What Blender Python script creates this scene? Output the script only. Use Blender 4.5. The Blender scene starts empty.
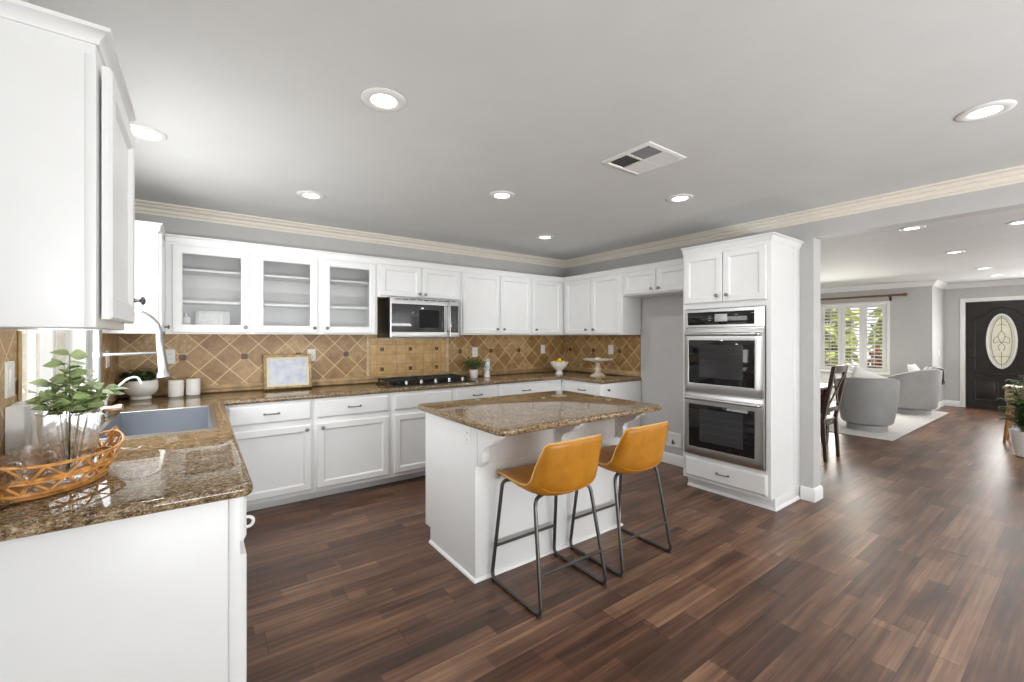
import bpy, bmesh, math, random
from mathutils import Vector, Matrix, Euler

SC = bpy.context.scene
COL = SC.collection
R = math.radians
PI = math.pi

# ------------------------------------------------------------------ camera
CAM_YAW = 0.6298
cam_d = bpy.data.cameras.new('camera')
cam_d.sensor_width = 36.0
cam_d.lens = 429.13 / 1024 * 36
cam_d.shift_y = -4.15 / 1024
cam_d.clip_start = 0.05
cam = bpy.data.objects.new('camera', cam_d)
COL.objects.link(cam)
cam.location = (0, 0, 1.3828)
cam.rotation_euler = (R(90), 0, -CAM_YAW)
SC.camera = cam

# ------------------------------------------------------------------ look
SC.view_settings.view_transform = 'Standard'
SC.view_settings.look = 'None'
SC.view_settings.gamma = 1
SC.view_settings.use_curve_mapping = False
SC.view_settings.exposure = -0.07
SC.cycles.max_bounces = 10
SC.cycles.diffuse_bounces = 6
SC.cycles.glossy_bounces = 4
SC.cycles.transmission_bounces = 6
SC.cycles.transparent_max_bounces = 12
SC.cycles.caustics_reflective = False
SC.cycles.caustics_refractive = False
SC.cycles.sample_clamp_indirect = 6.0

# ------------------------------------------------------------------ world, sun, daylight at the windows, added fill lamps
W = bpy.data.worlds.new('sky')
SC.world = W
W.use_nodes = True
bg = W.node_tree.nodes['Background']
bg.inputs['Color'].default_value = (0.97, 0.985, 1.0, 1)
bg.inputs['Strength'].default_value = 1.6


def lamp(name, kind, loc, rot, energy, color=(1, 1, 1), **kw):
    d = bpy.data.lights.new(name, kind)
    d.energy = energy
    d.color = color
    for k, v in kw.items():
        setattr(d, k, v)
    o = bpy.data.objects.new(name, d)
    COL.objects.link(o)
    o.location = loc
    o.rotation_euler = rot
    return o


lamp('sun', 'SUN', (0, 0, 8), (R(38), 0, R(-20)), 3.5, (1, .95, .86), angle=R(1))
# daylight at the kitchen window, living window and door glass; other lamps are added fills
lamp('rear_fill', 'AREA', (1.7, -3.30, 1.15), (R(90), 0, 0), 32, (.97, .985, 1), shape='RECTANGLE', size=4.2, size_y=2.1)  # added fill lamp at unseen patio doors behind the camera
lamp('ceiling_fill', 'AREA', (1.7, -3.0, .5), (R(157), 0, 0), 240, (.96, .985, 1), shape='RECTANGLE', size=4.2, size_y=.9)  # added fill, tilted up to brighten the ceiling
lamp('kitchen_window_daylight', 'AREA', (-0.47, 2.93, 1.55), (0, R(-90), 0), 22, (.98, .99, 1), shape='RECTANGLE', size=1.0, size_y=1.3)
lamp('living_window_daylight', 'AREA', (10.62, 3.25, 1.35), (0, R(56), 0), 85, (1, .98, .90), shape='RECTANGLE', size=1.3, size_y=1.4)
lamp('entry_glare_lamp', 'AREA', (12.06, .30, 1.15), (0, R(85), 0), 45, (1, .99, .96), shape='RECTANGLE', size=1.7, size_y=.42)  # lamp added at an unseen window for glare on the living room floor
lamp('door_glass_daylight', 'AREA', (12.09, 1.0975, 1.30), (0, R(90), 0), 11, (1, .99, .96), shape='ELLIPSE', size=.95, size_y=.31)
lamp('living_rear_fill', 'AREA', (8.0, -3.30, 1.2), (R(105), 0, 0), 100, (.97, .985, 1), shape='RECTANGLE', size=4.0, size_y=2.0)  # added fill lamp at the living room's unseen rear doors

# ------------------------------------------------------------------ helpers
ROOT_OFF = {}


class Frame:
    """a along the face, b up, c out of the face"""
    def __init__(s, o, u, v, n):
        s.o, s.u, s.v, s.n = Vector(o), Vector(u), Vector(v), Vector(n)

    def __call__(s, a, b, c):
        return s.o + s.u * a + s.v * b + s.n * c


WORLD = Frame((0, 0, 0), (1, 0, 0), (0, 1, 0), (0, 0, 1))


def face_back(y):      # looks towards -Y
    return Frame((0, y, 0), (1, 0, 0), (0, 0, 1), (0, -1, 0))


def face_right(x):     # looks towards -X; a = -Y
    return Frame((x, 0, 0), (0, -1, 0), (0, 0, 1), (-1, 0, 0))


def face_left(x):      # looks towards +X; a = +Y
    return Frame((x, 0, 0), (0, 1, 0), (0, 0, 1), (1, 0, 0))


class MB:
    def __init__(s, fr=WORLD):
        s.bm = bmesh.new()
        s.fr = fr

    def _v(s, p):
        return s.bm.verts.new(s.fr(*p))

    def box(s, a0, a1, b0, b1, c0, c1, bev=0.0, seg=2):
        tmp = bmesh.new()
        bmesh.ops.create_cube(tmp, size=1)
        for v in tmp.verts:
            v.co = Vector(((a0 + a1) / 2 + v.co.x * (a1 - a0), (b0 + b1) / 2 + v.co.y * (b1 - b0), (c0 + c1) / 2 + v.co.z * (c1 - c0)))
        if bev:
            bmesh.ops.bevel(tmp, geom=list(tmp.edges), offset=bev, segments=seg, profile=0.5, affect='EDGES')
        s._merge(tmp)
        return s

    def _merge(s, tmp, mat=None):
        m = {}
        for v in tmp.verts:
            p = mat @ v.co if mat else v.co
            m[v] = s.bm.verts.new(s.fr(*p))
        for f in tmp.faces:
            try:
                s.bm.faces.new([m[v] for v in f.verts])
            except ValueError:
                pass
        tmp.free()

    def rings(s, rings, closed=True, cap0=True, cap1=True, loop=False):
        """loft a list of rings of points (each the same count)"""
        R_ = [[s._v(p) for p in r] for r in rings]
        n = len(R_[0])
        seq = list(zip(R_, R_[1:])) + ([(R_[-1], R_[0])] if loop else [])
        for r0, r1 in seq:
            for i in range(n if closed else n - 1):
                j = (i + 1) % n
                s.bm.faces.new((r0[i], r0[j], r1[j], r1[i]))
        if cap0 and not loop:
            s.bm.faces.new(R_[0][::-1])
        if cap1 and not loop:
            s.bm.faces.new(R_[-1])
        return s

    def rect_loft(s, a0, a1, b0, b1, prof, cap0=True, cap1=True, loop=False):
        rs = []
        for d, c in prof:
            rs.append([(a0 + d, b0 + d, c), (a1 - d, b0 + d, c), (a1 - d, b1 - d, c), (a0 + d, b1 - d, c)])
        return s.rings(rs, cap0=cap0, cap1=cap1, loop=loop)

    def prism(s, poly, c0, c1):
        return s.rings([[(a, b, c0) for a, b in poly], [(a, b, c1) for a, b in poly]])

    def lathe(s, prof, o=(0, 0, 0), seg=20, fr=None, sx=1.0, sy=1.0):
        rs = []
        for r, z in prof:
            rs.append([(o[0] + max(r, 1e-4) * math.cos(2 * PI * i / seg) * sx, o[1] + max(r, 1e-4) * math.sin(2 * PI * i / seg) * sy, o[2] + z) for i in range(seg)])
        return s.rings(rs)

    def tube(s, pts, r, seg=8, closed=False, flat=1.0):
        P = [Vector(p) for p in pts]
        n = len(P)
        rad = r if isinstance(r, (list, tuple)) else [r] * n
        rs = []
        up = None
        for i in range(n):
            if closed:
                t = (P[(i + 1) % n] - P[i - 1])
            else:
                t = P[min(i + 1, n - 1)] - P[max(i - 1, 0)]
            if t.length < 1e-9:
                t = Vector((0, 0, 1))
            t.normalize()
            if up is None:
                up = Vector((0, 0, 1)) if abs(t.z) < .9 else Vector((1, 0, 0))
            x = up - t * up.dot(t)
            if x.length < 1e-6:
                x = Vector((1, 0, 0)) - t * t.x
            x.normalize()
            up = x
            y = t.cross(x)
            rs.append([tuple(P[i] + (x * math.cos(2 * PI * k / seg) + y * (math.sin(2 * PI * k / seg) * flat)) * rad[i]) for k in range(seg)])
        return s.rings(rs, loop=closed)

    def cyl(s, p0, p1, r, seg=12, r1=None):
        return s.tube([p0, p1], [r, r if r1 is None else r1], seg)

    def ball(s, c, r, seg=12, sc=(1, 1, 1)):
        tmp = bmesh.new()
        bmesh.ops.create_uvsphere(tmp, u_segments=seg, v_segments=max(6, seg * 2 // 3), radius=1)
        s._merge(tmp, Matrix.Translation(Vector(c)) @ Matrix.Diagonal((r * sc[0], r * sc[1], r * sc[2], 1)))
        return s

    def leaf(s, base, direc, nrm, L, wd, bend=0.2, n=4, shape=1.0):
        d = Vector(direc).normalized()
        nn = Vector(nrm)
        side = d.cross(nn)
        if side.length < 1e-4:
            side = d.cross(Vector((.3, .7, .2)))
        side.normalize()
        nn = side.cross(d)
        lft, mid, rgt = [], [], []
        for i in range(n + 1):
            t = i / n
            w = wd * .5 * (math.sin(PI * min(.98, max(.03, t ** shape))))
            c = Vector(base) + d * (L * t) - nn * (bend * L * t * t)
            lft.append(s._v(c + side * w + nn * (w * .25)))
            mid.append(s._v(c))
            rgt.append(s._v(c - side * w + nn * (w * .25)))
        for i in range(n):
            s.bm.faces.new((lft[i], mid[i], mid[i + 1], lft[i + 1]))
            s.bm.faces.new((mid[i], rgt[i], rgt[i + 1], mid[i + 1]))
        return s

    def build(s, name, mat, parent=None, smooth=35, recalc=True, local=False):
        if recalc:
            bmesh.ops.recalc_face_normals(s.bm, faces=list(s.bm.faces))
        off = Vector((0, 0, 0))
        if parent is not None and not local:
            off = ROOT_OFF.get(parent.name, Vector((0, 0, 0)))
        if off.length > 0:
            for v in s.bm.verts:
                v.co -= off
        me = bpy.data.meshes.new(name)
        s.bm.to_mesh(me)
        s.bm.free()
        if smooth:
            for p in me.polygons:
                p.use_smooth = True
            me.set_sharp_from_angle(angle=R(smooth))
        for m in (mat if isinstance(mat, (list, tuple)) else [mat]):
            me.materials.append(m)
        o = bpy.data.objects.new(name, me)
        COL.objects.link(o)
        if parent is not None:
            o.parent = parent
            ROOT_OFF[o.name] = off.copy()
        return o


def tag(o, label=None, cat=None, group=None, kind=None):
    if label: o['label'] = label
    if cat: o['category'] = cat
    if group: o['group'] = group
    if kind: o['kind'] = kind
    return o


def thing(name, label, cat, loc, rotz=0.0, group=None):
    o = bpy.data.objects.new(name, None)
    o.empty_display_size = .05
    COL.objects.link(o)
    o.location = loc
    o.rotation_euler = (0, 0, rotz)
    ROOT_OFF[o.name] = Vector(loc)
    return tag(o, label, cat, group)


def struct(o):
    o['kind'] = 'structure'
    return o


def copy_thing(o, loc, rotz=None, label=None, group=None):
    def cp(x, parent):
        c = x.copy()
        COL.objects.link(c)
        if parent:
            c.parent = parent
        for ch in list(x.children):
            cp(ch, c)
        return c
    c = cp(o, None)
    c.location = loc
    if rotz is not None: c.rotation_euler = (0, 0, rotz)
    if label: c['label'] = label
    if group: c['group'] = group
    return c


def round_path(pts, rad, n=6):
    P = [Vector(p) for p in pts]
    out = [P[0]]
    for i in range(1, len(P) - 1):
        a, b, c = P[i - 1], P[i], P[i + 1]
        d0, d1 = (a - b), (c - b)
        r = min(rad, d0.length * .48, d1.length * .48)
        p0, p1 = b + d0.normalized() * r, b + d1.normalized() * r
        for k in range(n + 1):
            t = k / n
            out.append(p0 * (1 - t) ** 2 + b * 2 * t * (1 - t) + p1 * t * t)
    out.append(P[-1])
    return [tuple(p) for p in out]


# ------------------------------------------------------------------ materials
class NT:
    def __init__(s, name):
        s.m = bpy.data.materials.new(name)
        s.m.use_nodes = True
        s.t = s.m.node_tree
        s.b = s.t.nodes['Principled BSDF']

    def n(s, typ, **kw):
        x = s.t.nodes.new(typ)
        for k, v in kw.items():
            if k.startswith('in_'):
                key = k[3:]
                x.inputs[int(key) if key.isdigit() else key.replace('_', ' ')].default_value = v
            else:
                setattr(x, k, v)
        return x

    def l(s, a, b):
        s.t.links.new(a, b)

    def math(s, op, a, b=None, clamp=False):
        x = s.t.nodes.new('ShaderNodeMath')
        x.operation = op
        x.use_clamp = clamp
        for i, v in enumerate((a, b)):
            if v is None: continue
            if isinstance(v, (int, float)): x.inputs[i].default_value = v
            else: s.l(v, x.inputs[i])
        return x.outputs[0]

    def mix(s, f, a, b, blend='MIX'):
        x = s.t.nodes.new('ShaderNodeMix')
        x.data_type = 'RGBA'
        x.blend_type = blend
        for k, v in ((0, f), (6, a), (7, b)):
            if isinstance(v, (int, float)): x.inputs[k].default_value = v
            elif isinstance(v, tuple): x.inputs[k].default_value = v if len(v) == 4 else v + (1,)
            else: s.l(v, x.inputs[k])
        return x.outputs[2]

    def ramp(s, f, stops):
        x = s.t.nodes.new('ShaderNodeValToRGB')
        e = x.color_ramp.elements
        while len(e) < len(stops): e.new(.5)
        for i, (p, c) in enumerate(stops):
            e[i].position = p
            e[i].color = tuple(c) + (1,) if len(c) == 3 else c
        s.l(f, x.inputs[0])
        return x.outputs[0]

    def coord(s, kind='Object'):
        return s.t.nodes.new('ShaderNodeTexCoord').outputs[kind]

    def map(s, v, scale=(1, 1, 1), loc=(0, 0, 0), rot=(0, 0, 0)):
        x = s.t.nodes.new('ShaderNodeMapping')
        x.inputs['Scale'].default_value = scale
        x.inputs['Location'].default_value = loc
        x.inputs['Rotation'].default_value = rot
        s.l(v, x.inputs[0])
        return x.outputs[0]

    def noise(s, v, scale, detail=3, rough=.5):
        x = s.t.nodes.new('ShaderNodeTexNoise')
        x.inputs['Scale'].default_value = scale
        x.inputs['Detail'].default_value = detail
        x.inputs['Roughness'].default_value = rough
        if v is not None: s.l(v, x.inputs['Vector'])
        return x.outputs[0]

    def bump(s, h, strength=.2, dist=.01):
        x = s.t.nodes.new('ShaderNodeBump')
        x.inputs['Strength'].default_value = strength
        x.inputs['Distance'].default_value = dist
        s.l(h, x.inputs['Height'])
        s.l(x.outputs[0], s.b.inputs['Normal'])

    def base(s, c):
        if isinstance(c, tuple): s.b.inputs['Base Color'].default_value = c if len(c) == 4 else c + (1,)
        else: s.l(c, s.b.inputs['Base Color'])
        return s

    def set(s, **kw):
        for k, v in kw.items():
            k = k.replace('_', ' ')
            if hasattr(v, 'links') or hasattr(v, 'is_linked'): s.l(v, s.b.inputs[k])
            else: s.b.inputs[k].default_value = v
        return s


def simple(name, c, rough=.5, metal=0.0, var=.06, nscale=8, bump=0, **kw):
    """a plain coat with a faint procedural mottling of its own colour"""
    t = NT(name)
    nz = t.noise(t.coord(), nscale, 3)
    lo = tuple(max(0, x * (1 - var)) for x in c)
    hi = tuple(min(1, x * (1 + var)) for x in c)
    t.base(t.ramp(nz, [(.3, lo), (.7, hi)])).set(Roughness=rough, Metallic=metal)
    if bump:
        t.bump(t.noise(t.coord(), nscale * 12, 2), bump, .004)
    for k, v in kw.items():
        t.b.inputs[k.replace('_', ' ')].default_value = v
    return t.m


M = {}
M['cab'] = simple('white_cabinet_paint', (.785, .79, .785), .33, var=.012)
M['trimw'] = simple('white_trim_paint', (.84, .84, .83), .4, var=.012)
M['crown'] = simple('cream_crown_paint', (.80, .75, .67), .45, var=.02)
M['wall'] = simple('grey_wall_paint', (.53, .525, .517), .6, var=.02, bump=.06)
M['ceil'] = simple('grey_ceiling_paint', (.672, .68, .674), .7, var=.02, nscale=4, bump=.25)
M['steel'] = simple('brushed_steel', (.54, .54, .53), .30, 1.0, var=.05, nscale=3)
M['nickel'] = simple('dark_nickel', (.22, .21, .20), .3, 1.0)
M['satin'] = simple('satin_nickel', (.47, .47, .465), .30, 1.0)
M['sinksteel'] = simple('grey_steel_basin', (.36, .39, .44), .36, .7, var=.05)
M['black'] = simple('black_enamel', (.012, .012, .013), .3)
M['iron'] = simple('cast_iron_black', (.016, .016, .017), .55, bump=.2)
M['blackglass'] = simple('black_glass', (.010, .010, .011), .05, var=.02)
M['mwglass'] = simple('microwave_glass', (.05, .05, .052), .08, var=.02)
M['ovencav'] = simple('oven_cavity_grey', (.035, .035, .037), .12)
M['screen'] = simple('grey_lcd_screen', (.45, .47, .47), .2)
M['plastic'] = simple('white_plastic', (.80, .80, .78), .4, var=.01)
M['ceramic'] = simple('white_ceramic', (.82, .81, .78), .25, var=.02)
M['leather'] = None
M['welt'] = simple('pale_tan_welt', (.72, .42, .13), .45)
M['gun'] = simple('gunmetal_tube', (.105, .10, .095), .35, .85)
M['rubber'] = simple('black_rubber', (.02, .02, .02), .7)
M['darkwood'] = simple('espresso_wood', (.045, .022, .014), .35, var=.35, nscale=14)
M['honeywood'] = simple('honey_wood', (.34, .16, .06), .4, var=.3, nscale=20)
M['palewood'] = simple('pale_wood', (.58, .42, .26), .45, var=.2, nscale=18)
M['rodwood'] = simple('brown_rod_wood', (.20, .10, .045), .4, var=.3)
M['bronze'] = simple('dark_bronze', (.05, .038, .03), .4, .7)
M['grate'] = simple('dark_duct_shade', (.05, .05, .05), .7)  # near-black sheet colour standing in for the unlit duct
M['shade'] = simple('shaded_louvre_grey', (.30, .30, .30), .7)  # louvre colour with shade put into it
M['velvet'] = simple('grey_velvet', (.36, .36, .355), .85, var=.06, nscale=5, bump=.15)
M['cushion'] = simple('white_cushion', (.82, .81, .79), .9, var=.03, bump=.2)
M['rug'] = simple('ivory_rug', (.56, .545, .52), .95, var=.06, nscale=25, bump=.5)
M['cloth'] = simple('white_linen', (.78, .77, .75), .9, var=.04)
M['throw'] = simple('grey_white_throw', (.50, .50, .50), .95, var=.9, nscale=14, bump=.3)
M['brass'] = simple('antique_gold_frame', (.42, .30, .15), .45, .35, var=.4, nscale=30)
M['cream'] = simple('cream_mat', (.75, .69, .55), .7)
M['stone'] = simple('carved_cream_stone', (.66, .58, .46), .7, var=.25, nscale=22, bump=.4)
M['soil'] = simple('dark_soil', (.03, .022, .016), .9, var=.4, nscale=60)
M['leafg'] = simple('mid_green_leaf', (.07, .15, .035), .5, var=.6, nscale=30)
M['leafd'] = simple('dark_green_leaf', (.035, .085, .03), .5, var=.6, nscale=30)
M['euc'] = simple('pale_eucalyptus_leaf', (.44, .54, .27), .5, var=.5, nscale=14)
M['stem'] = simple('green_stem', (.16, .18, .07), .6)
M['lemon'] = simple('lemon_yellow', (.85, .62, .04), .45, var=.1, bump=.2)
M['bluewhite'] = simple('blue_white_glaze', (.55, .66, .82), .2, var=.5, nscale=40)
M['wicker'] = simple('amber_wicker', (.60, .28, .075), .4, var=.4, nscale=45)
M['copper'] = simple('pale_copper', (.62, .42, .30), .35, .5)
M['tilebrown'] = simple('brown_tile_rail', (.45, .31, .16), .4, var=.25, nscale=14)
M['tilelight'] = simple('light_travertine_rail', (.62, .47, .29), .4, var=.2, nscale=14)
M['doorblack'] = simple('espresso_door_paint', (.018, .014, .012), .38, var=.2)
M['lead'] = simple('lead_came', (.10, .10, .10), .4, .6)
M['lens'] = None


def emission(name, c, s):
    t = NT(name)
    t.base(c)
    t.b.inputs['Emission Color'].default_value = c + (1,)
    t.b.inputs['Emission Strength'].default_value = s
    return t.m


M['lens'] = emission('lamp_lens', (1, .98, .95), 9)


def thin_glass(name, tint=(1, 1, 1), refl=.9, rough=.0):
    t = NT(name)
    nd = t.t.nodes
    nd.remove(t.b)
    tr = t.n('ShaderNodeBsdfTransparent')
    tr.inputs[0].default_value = tint + (1,)
    gl = t.n('ShaderNodeBsdfGlossy')
    gl.inputs['Roughness'].default_value = rough
    lw = t.n('ShaderNodeLayerWeight')
    lw.inputs[0].default_value = .5
    fr = t.n('ShaderNodeMath', operation='MULTIPLY_ADD')
    t.l(t.math('POWER', lw.outputs['Facing'], 3.0), fr.inputs[0])
    fr.inputs[1].default_value = .85
    fr.inputs[2].default_value = .05
    mx = t.n('ShaderNodeMixShader')
    f = t.math('MULTIPLY', fr.outputs[0], refl)
    t.l(f, mx.inputs[0])
    t.l(tr.outputs[0], mx.inputs[1])
    t.l(gl.outputs[0], mx.inputs[2])
    t.l(mx.outputs[0], nd['Material Output'].inputs[0])
    return t.m


M['glass'] = thin_glass('clear_pane', (.95, .95, .95))
M['vessel'] = thin_glass('clear_vessel_glass', (.95, .96, .955), 1.0, .02)
def mat_vessel():
    t = NT('clear_vessel_glass')
    nd = t.t.nodes
    nd.remove(t.b)
    tr = t.n('ShaderNodeBsdfTransparent')
    gl = t.n('ShaderNodeBsdfGlass')
    gl.inputs['IOR'].default_value = 1.45
    gl.inputs['Roughness'].default_value = 0
    mx = t.n('ShaderNodeMixShader')
    mx.inputs[0].default_value = .55
    t.l(tr.outputs[0], mx.inputs[1]); t.l(gl.outputs[0], mx.inputs[2])
    t.l(mx.outputs[0], nd['Material Output'].inputs[0])
    return t.m


M['vessel'] = mat_vessel()
M['winglass'] = thin_glass('window_glass', (.97, .98, .98), .6)


def mat_leather():
    t = NT('tan_leather')
    co = t.coord()
    nz = t.noise(co, 7, 4, .6)
    c = t.ramp(nz, [(.25, (.33, .122, .008)), (.55, (.45, .188, .014)), (.8, (.54, .245, .028))])
    t.base(c).set(Roughness=.38)
    t.b.inputs['Specular IOR Level'].default_value = .45
    t.bump(t.noise(co, 220, 2), .12, .002)
    return t.m


M['leather'] = mat_leather()


def mat_granite():
    t = NT('brown_granite')
    co = t.coord()
    n1 = t.noise(t.map(co, (.6, 1, 1)), 95, 5, .7)
    n2 = t.noise(co, 16, 4, .6)
    st = t.noise(t.map(co, (5, 30, 30), rot=(0, 0, .35)), 1.0, 4, .6)
    vor = t.n('ShaderNodeTexVoronoi', in_Scale=250.0)
    t.l(co, vor.inputs['Vector'])
    f = t.math('ADD', t.math('MULTIPLY', n1, .76), t.math('MULTIPLY', t.math('ADD', n2, st), .12))
    c = t.ramp(f, [(.36, (.020, .013, .008)), (.43, (.10, .060, .027)), (.5, (.215, .140, .070)), (.56, (.33, .235, .130)), (.65, (.52, .43, .30))])
    sep = t.n('ShaderNodeSeparateColor')
    t.l(vor.outputs['Color'], sep.inputs[0])
    fleck = t.math('GREATER_THAN', sep.outputs[0], .9)
    c = t.mix(t.math('MULTIPLY', fleck, .75), c, (.03, .02, .016))
    fl2 = t.math('GREATER_THAN', sep.outputs[1], .93)
    c = t.mix(t.math('MULTIPLY', fl2, .4), c, (.70, .62, .50))
    t.base(c).set(Roughness=.045)
    t.b.inputs['Specular IOR Level'].default_value = .5
    return t.m


M['granite'] = mat_granite()


def mat_floor():
    t = NT('dark_plank_floor')
    co = t.coord()
    sx = t.n('ShaderNodeSeparateXYZ')
    t.l(co, sx.inputs[0])
    PW, PL = .165, 1.22
    row = t.math('FLOOR', t.math('DIVIDE', sx.outputs[1], PW))
    wn = t.n('ShaderNodeTexWhiteNoise', noise_dimensions='1D')
    t.l(row, wn.inputs['W'])
    xs = t.math('ADD', t.math('DIVIDE', sx.outputs[0], PL), wn.outputs[0])
    colm = t.math('FLOOR', xs)
    cmb = t.n('ShaderNodeCombineXYZ')
    t.l(row, cmb.inputs[0]); t.l(colm, cmb.inputs[1])
    wp = t.n('ShaderNodeTexWhiteNoise', noise_dimensions='3D')
    t.l(cmb.outputs[0], wp.inputs['Vector'])
    plank = wp.outputs['Value']
    # strips printed within a plank
    srow = t.math('FLOOR', t.math('DIVIDE', sx.outputs[1], PW / 2))
    w2 = t.n('ShaderNodeTexWhiteNoise', noise_dimensions='1D')
    t.l(t.math('ADD', srow, 77.3), w2.inputs['W'])
    scol = t.math('FLOOR', t.math('ADD', t.math('DIVIDE', sx.outputs[0], .52), t.math('MULTIPLY', w2.outputs[0], 5)))
    cm2 = t.n('ShaderNodeCombineXYZ')
    t.l(srow, cm2.inputs[0]); t.l(scol, cm2.inputs[1]); cm2.inputs[2].default_value = 3.7
    w3 = t.n('ShaderNodeTexWhiteNoise', noise_dimensions='3D')
    t.l(cm2.outputs[0], w3.inputs['Vector'])
    ofs = t.n('ShaderNodeVectorMath', operation='ADD')
    sc = t.n('ShaderNodeVectorMath', operation='SCALE')
    t.l(wp.outputs['Color'], sc.inputs[0]); sc.inputs['Scale'].default_value = 30
    t.l(co, ofs.inputs[0]); t.l(sc.outputs[0], ofs.inputs[1])
    grain = t.noise(t.map(ofs.outputs[0], (.75, 24, 1)), 1.6, 4, .5)
    fine = t.noise(t.map(ofs.outputs[0], (2.2, 150, 1)), 1.5, 3, .5)
    blot = t.noise(t.map(ofs.outputs[0], (1.2, 4, 1)), 1.8, 3, .5)
    f = t.math('ADD', t.math('MULTIPLY', grain, .55), t.math('ADD', t.math('MULTIPLY', plank, .17), t.math('MULTIPLY', w3.outputs['Value'], .22)))
    f = t.math('ADD', f, t.math('MULTIPLY', t.math('SUBTRACT', blot, .5), .40))
    f = t.math('ADD', f, t.math('MULTIPLY', t.math('SUBTRACT', fine, .5), .26))
    c = t.ramp(f, [(.24, (.042, .020, .013)), (.38, (.085, .040, .024)), (.49, (.135, .065, .038)), (.59, (.200, .105, .061)), (.74, (.33, .19, .108))])
    # grooves
    fy = t.math('FRACT', t.math('DIVIDE', sx.outputs[1], PW))
    gy = t.math('LESS_THAN', t.math('MINIMUM', fy, t.math('SUBTRACT', 1.0, fy)), .009)
    fx = t.math('FRACT', xs)
    gx = t.math('LESS_THAN', t.math('MINIMUM', fx, t.math('SUBTRACT', 1.0, fx)), .0013)
    g = t.math('MAXIMUM', gx, gy)
    c = t.mix(t.math('MULTIPLY', g, .75), c, (.010, .006, .005))
    t.base(c)
    t.set(Roughness=t.math('ADD', .27, t.math('MULTIPLY', grain, .16)))
    t.b.inputs['Specular IOR Level'].default_value = .5
    h = t.math('SUBTRACT', t.math('ADD', t.math('MULTIPLY', fine, .35), t.math('MULTIPLY', grain, .6)), t.math('MULTIPLY', g, .9))
    t.bump(h, .22, .003)
    return t.m


M['floor'] = mat_floor()


def mat_diamond(name, axis, a0, b0, d):
    """travertine laid on the diagonal, dark insets at every second crossing of the middle row"""
    t = NT(name)
    co = t.n('ShaderNodeNewGeometry').outputs['Position']
    sx = t.n('ShaderNodeSeparateXYZ')
    t.l(co, sx.inputs[0])
    a = t.math('SUBTRACT', sx.outputs[axis], a0)
    b = t.math('SUBTRACT', sx.outputs[2], b0)
    p = t.math('DIVIDE', t.math('ADD', a, b), d)
    q = t.math('DIVIDE', t.math('SUBTRACT', a, b), d)

    def edge(v):
        fr = t.math('FRACT', v)
        return t.math('MINIMUM', fr, t.math('SUBTRACT', 1.0, fr))
    e = t.math('MINIMUM', edge(p), edge(q))
    grout = t.math('LESS_THAN', e, .026)
    cmb = t.n('ShaderNodeCombineXYZ')
    t.l(t.math('FLOOR', p), cmb.inputs[0]); t.l(t.math('FLOOR', q), cmb.inputs[1])
    wn = t.n('ShaderNodeTexWhiteNoise', noise_dimensions='3D')
    t.l(cmb.outputs[0], wn.inputs['Vector'])
    nz = t.noise(co, 13, 5, .65)
    nf = t.noise(co, 60, 3, .6)
    f = t.math('ADD', t.math('MULTIPLY', nz, .6), t.math('ADD', t.math('MULTIPLY', wn.outputs[0], .17), t.math('MULTIPLY', nf, .20)))
    c = t.ramp(f, [(.28, (.20, .105, .034)), (.46, (.34, .20, .078)), (.60, (.46, .30, .13)), (.82, (.60, .44, .24))])
    # worn relief on some tiles
    emb = t.math('MULTIPLY', t.math('GREATER_THAN', wn.outputs[0], .72), t.math('GREATER_THAN', t.noise(co, 42, 2), .56))
    c = t.mix(t.math('MULTIPLY', emb, .35), c, (.62, .50, .34))
    c = t.mix(grout, c, (.66, .50, .28))
    ax = t.math('ABSOLUTE', t.math('SUBTRACT', t.math('FRACT', t.math('ADD', t.math('DIVIDE', a, 2 * d), .5)), .5))
    acc = t.math('MULTIPLY', t.math('LESS_THAN', ax, .024 / (2 * d)), t.math('LESS_THAN', t.math('ABSOLUTE', b), .024))
    c = t.mix(acc, c, t.ramp(nf, [(.35, (.035, .016, .008)), (.65, (.14, .075, .035))]))
    t.base(c).set(Roughness=.38)
    t.bump(t.math('SUBTRACT', t.math('MULTIPLY', nf, .3), grout), .35, .003)
    return t.m


M['tile_back'] = mat_diamond('diamond_travertine_back', 0, 1.18, 1.212, .2150)
M['tile_right'] = mat_diamond('diamond_travertine_right', 1, 3.464, 1.208, .2150)
M['tile_left'] = mat_diamond('diamond_travertine_left', 1, 3.464, 1.212, .2150)


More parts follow.
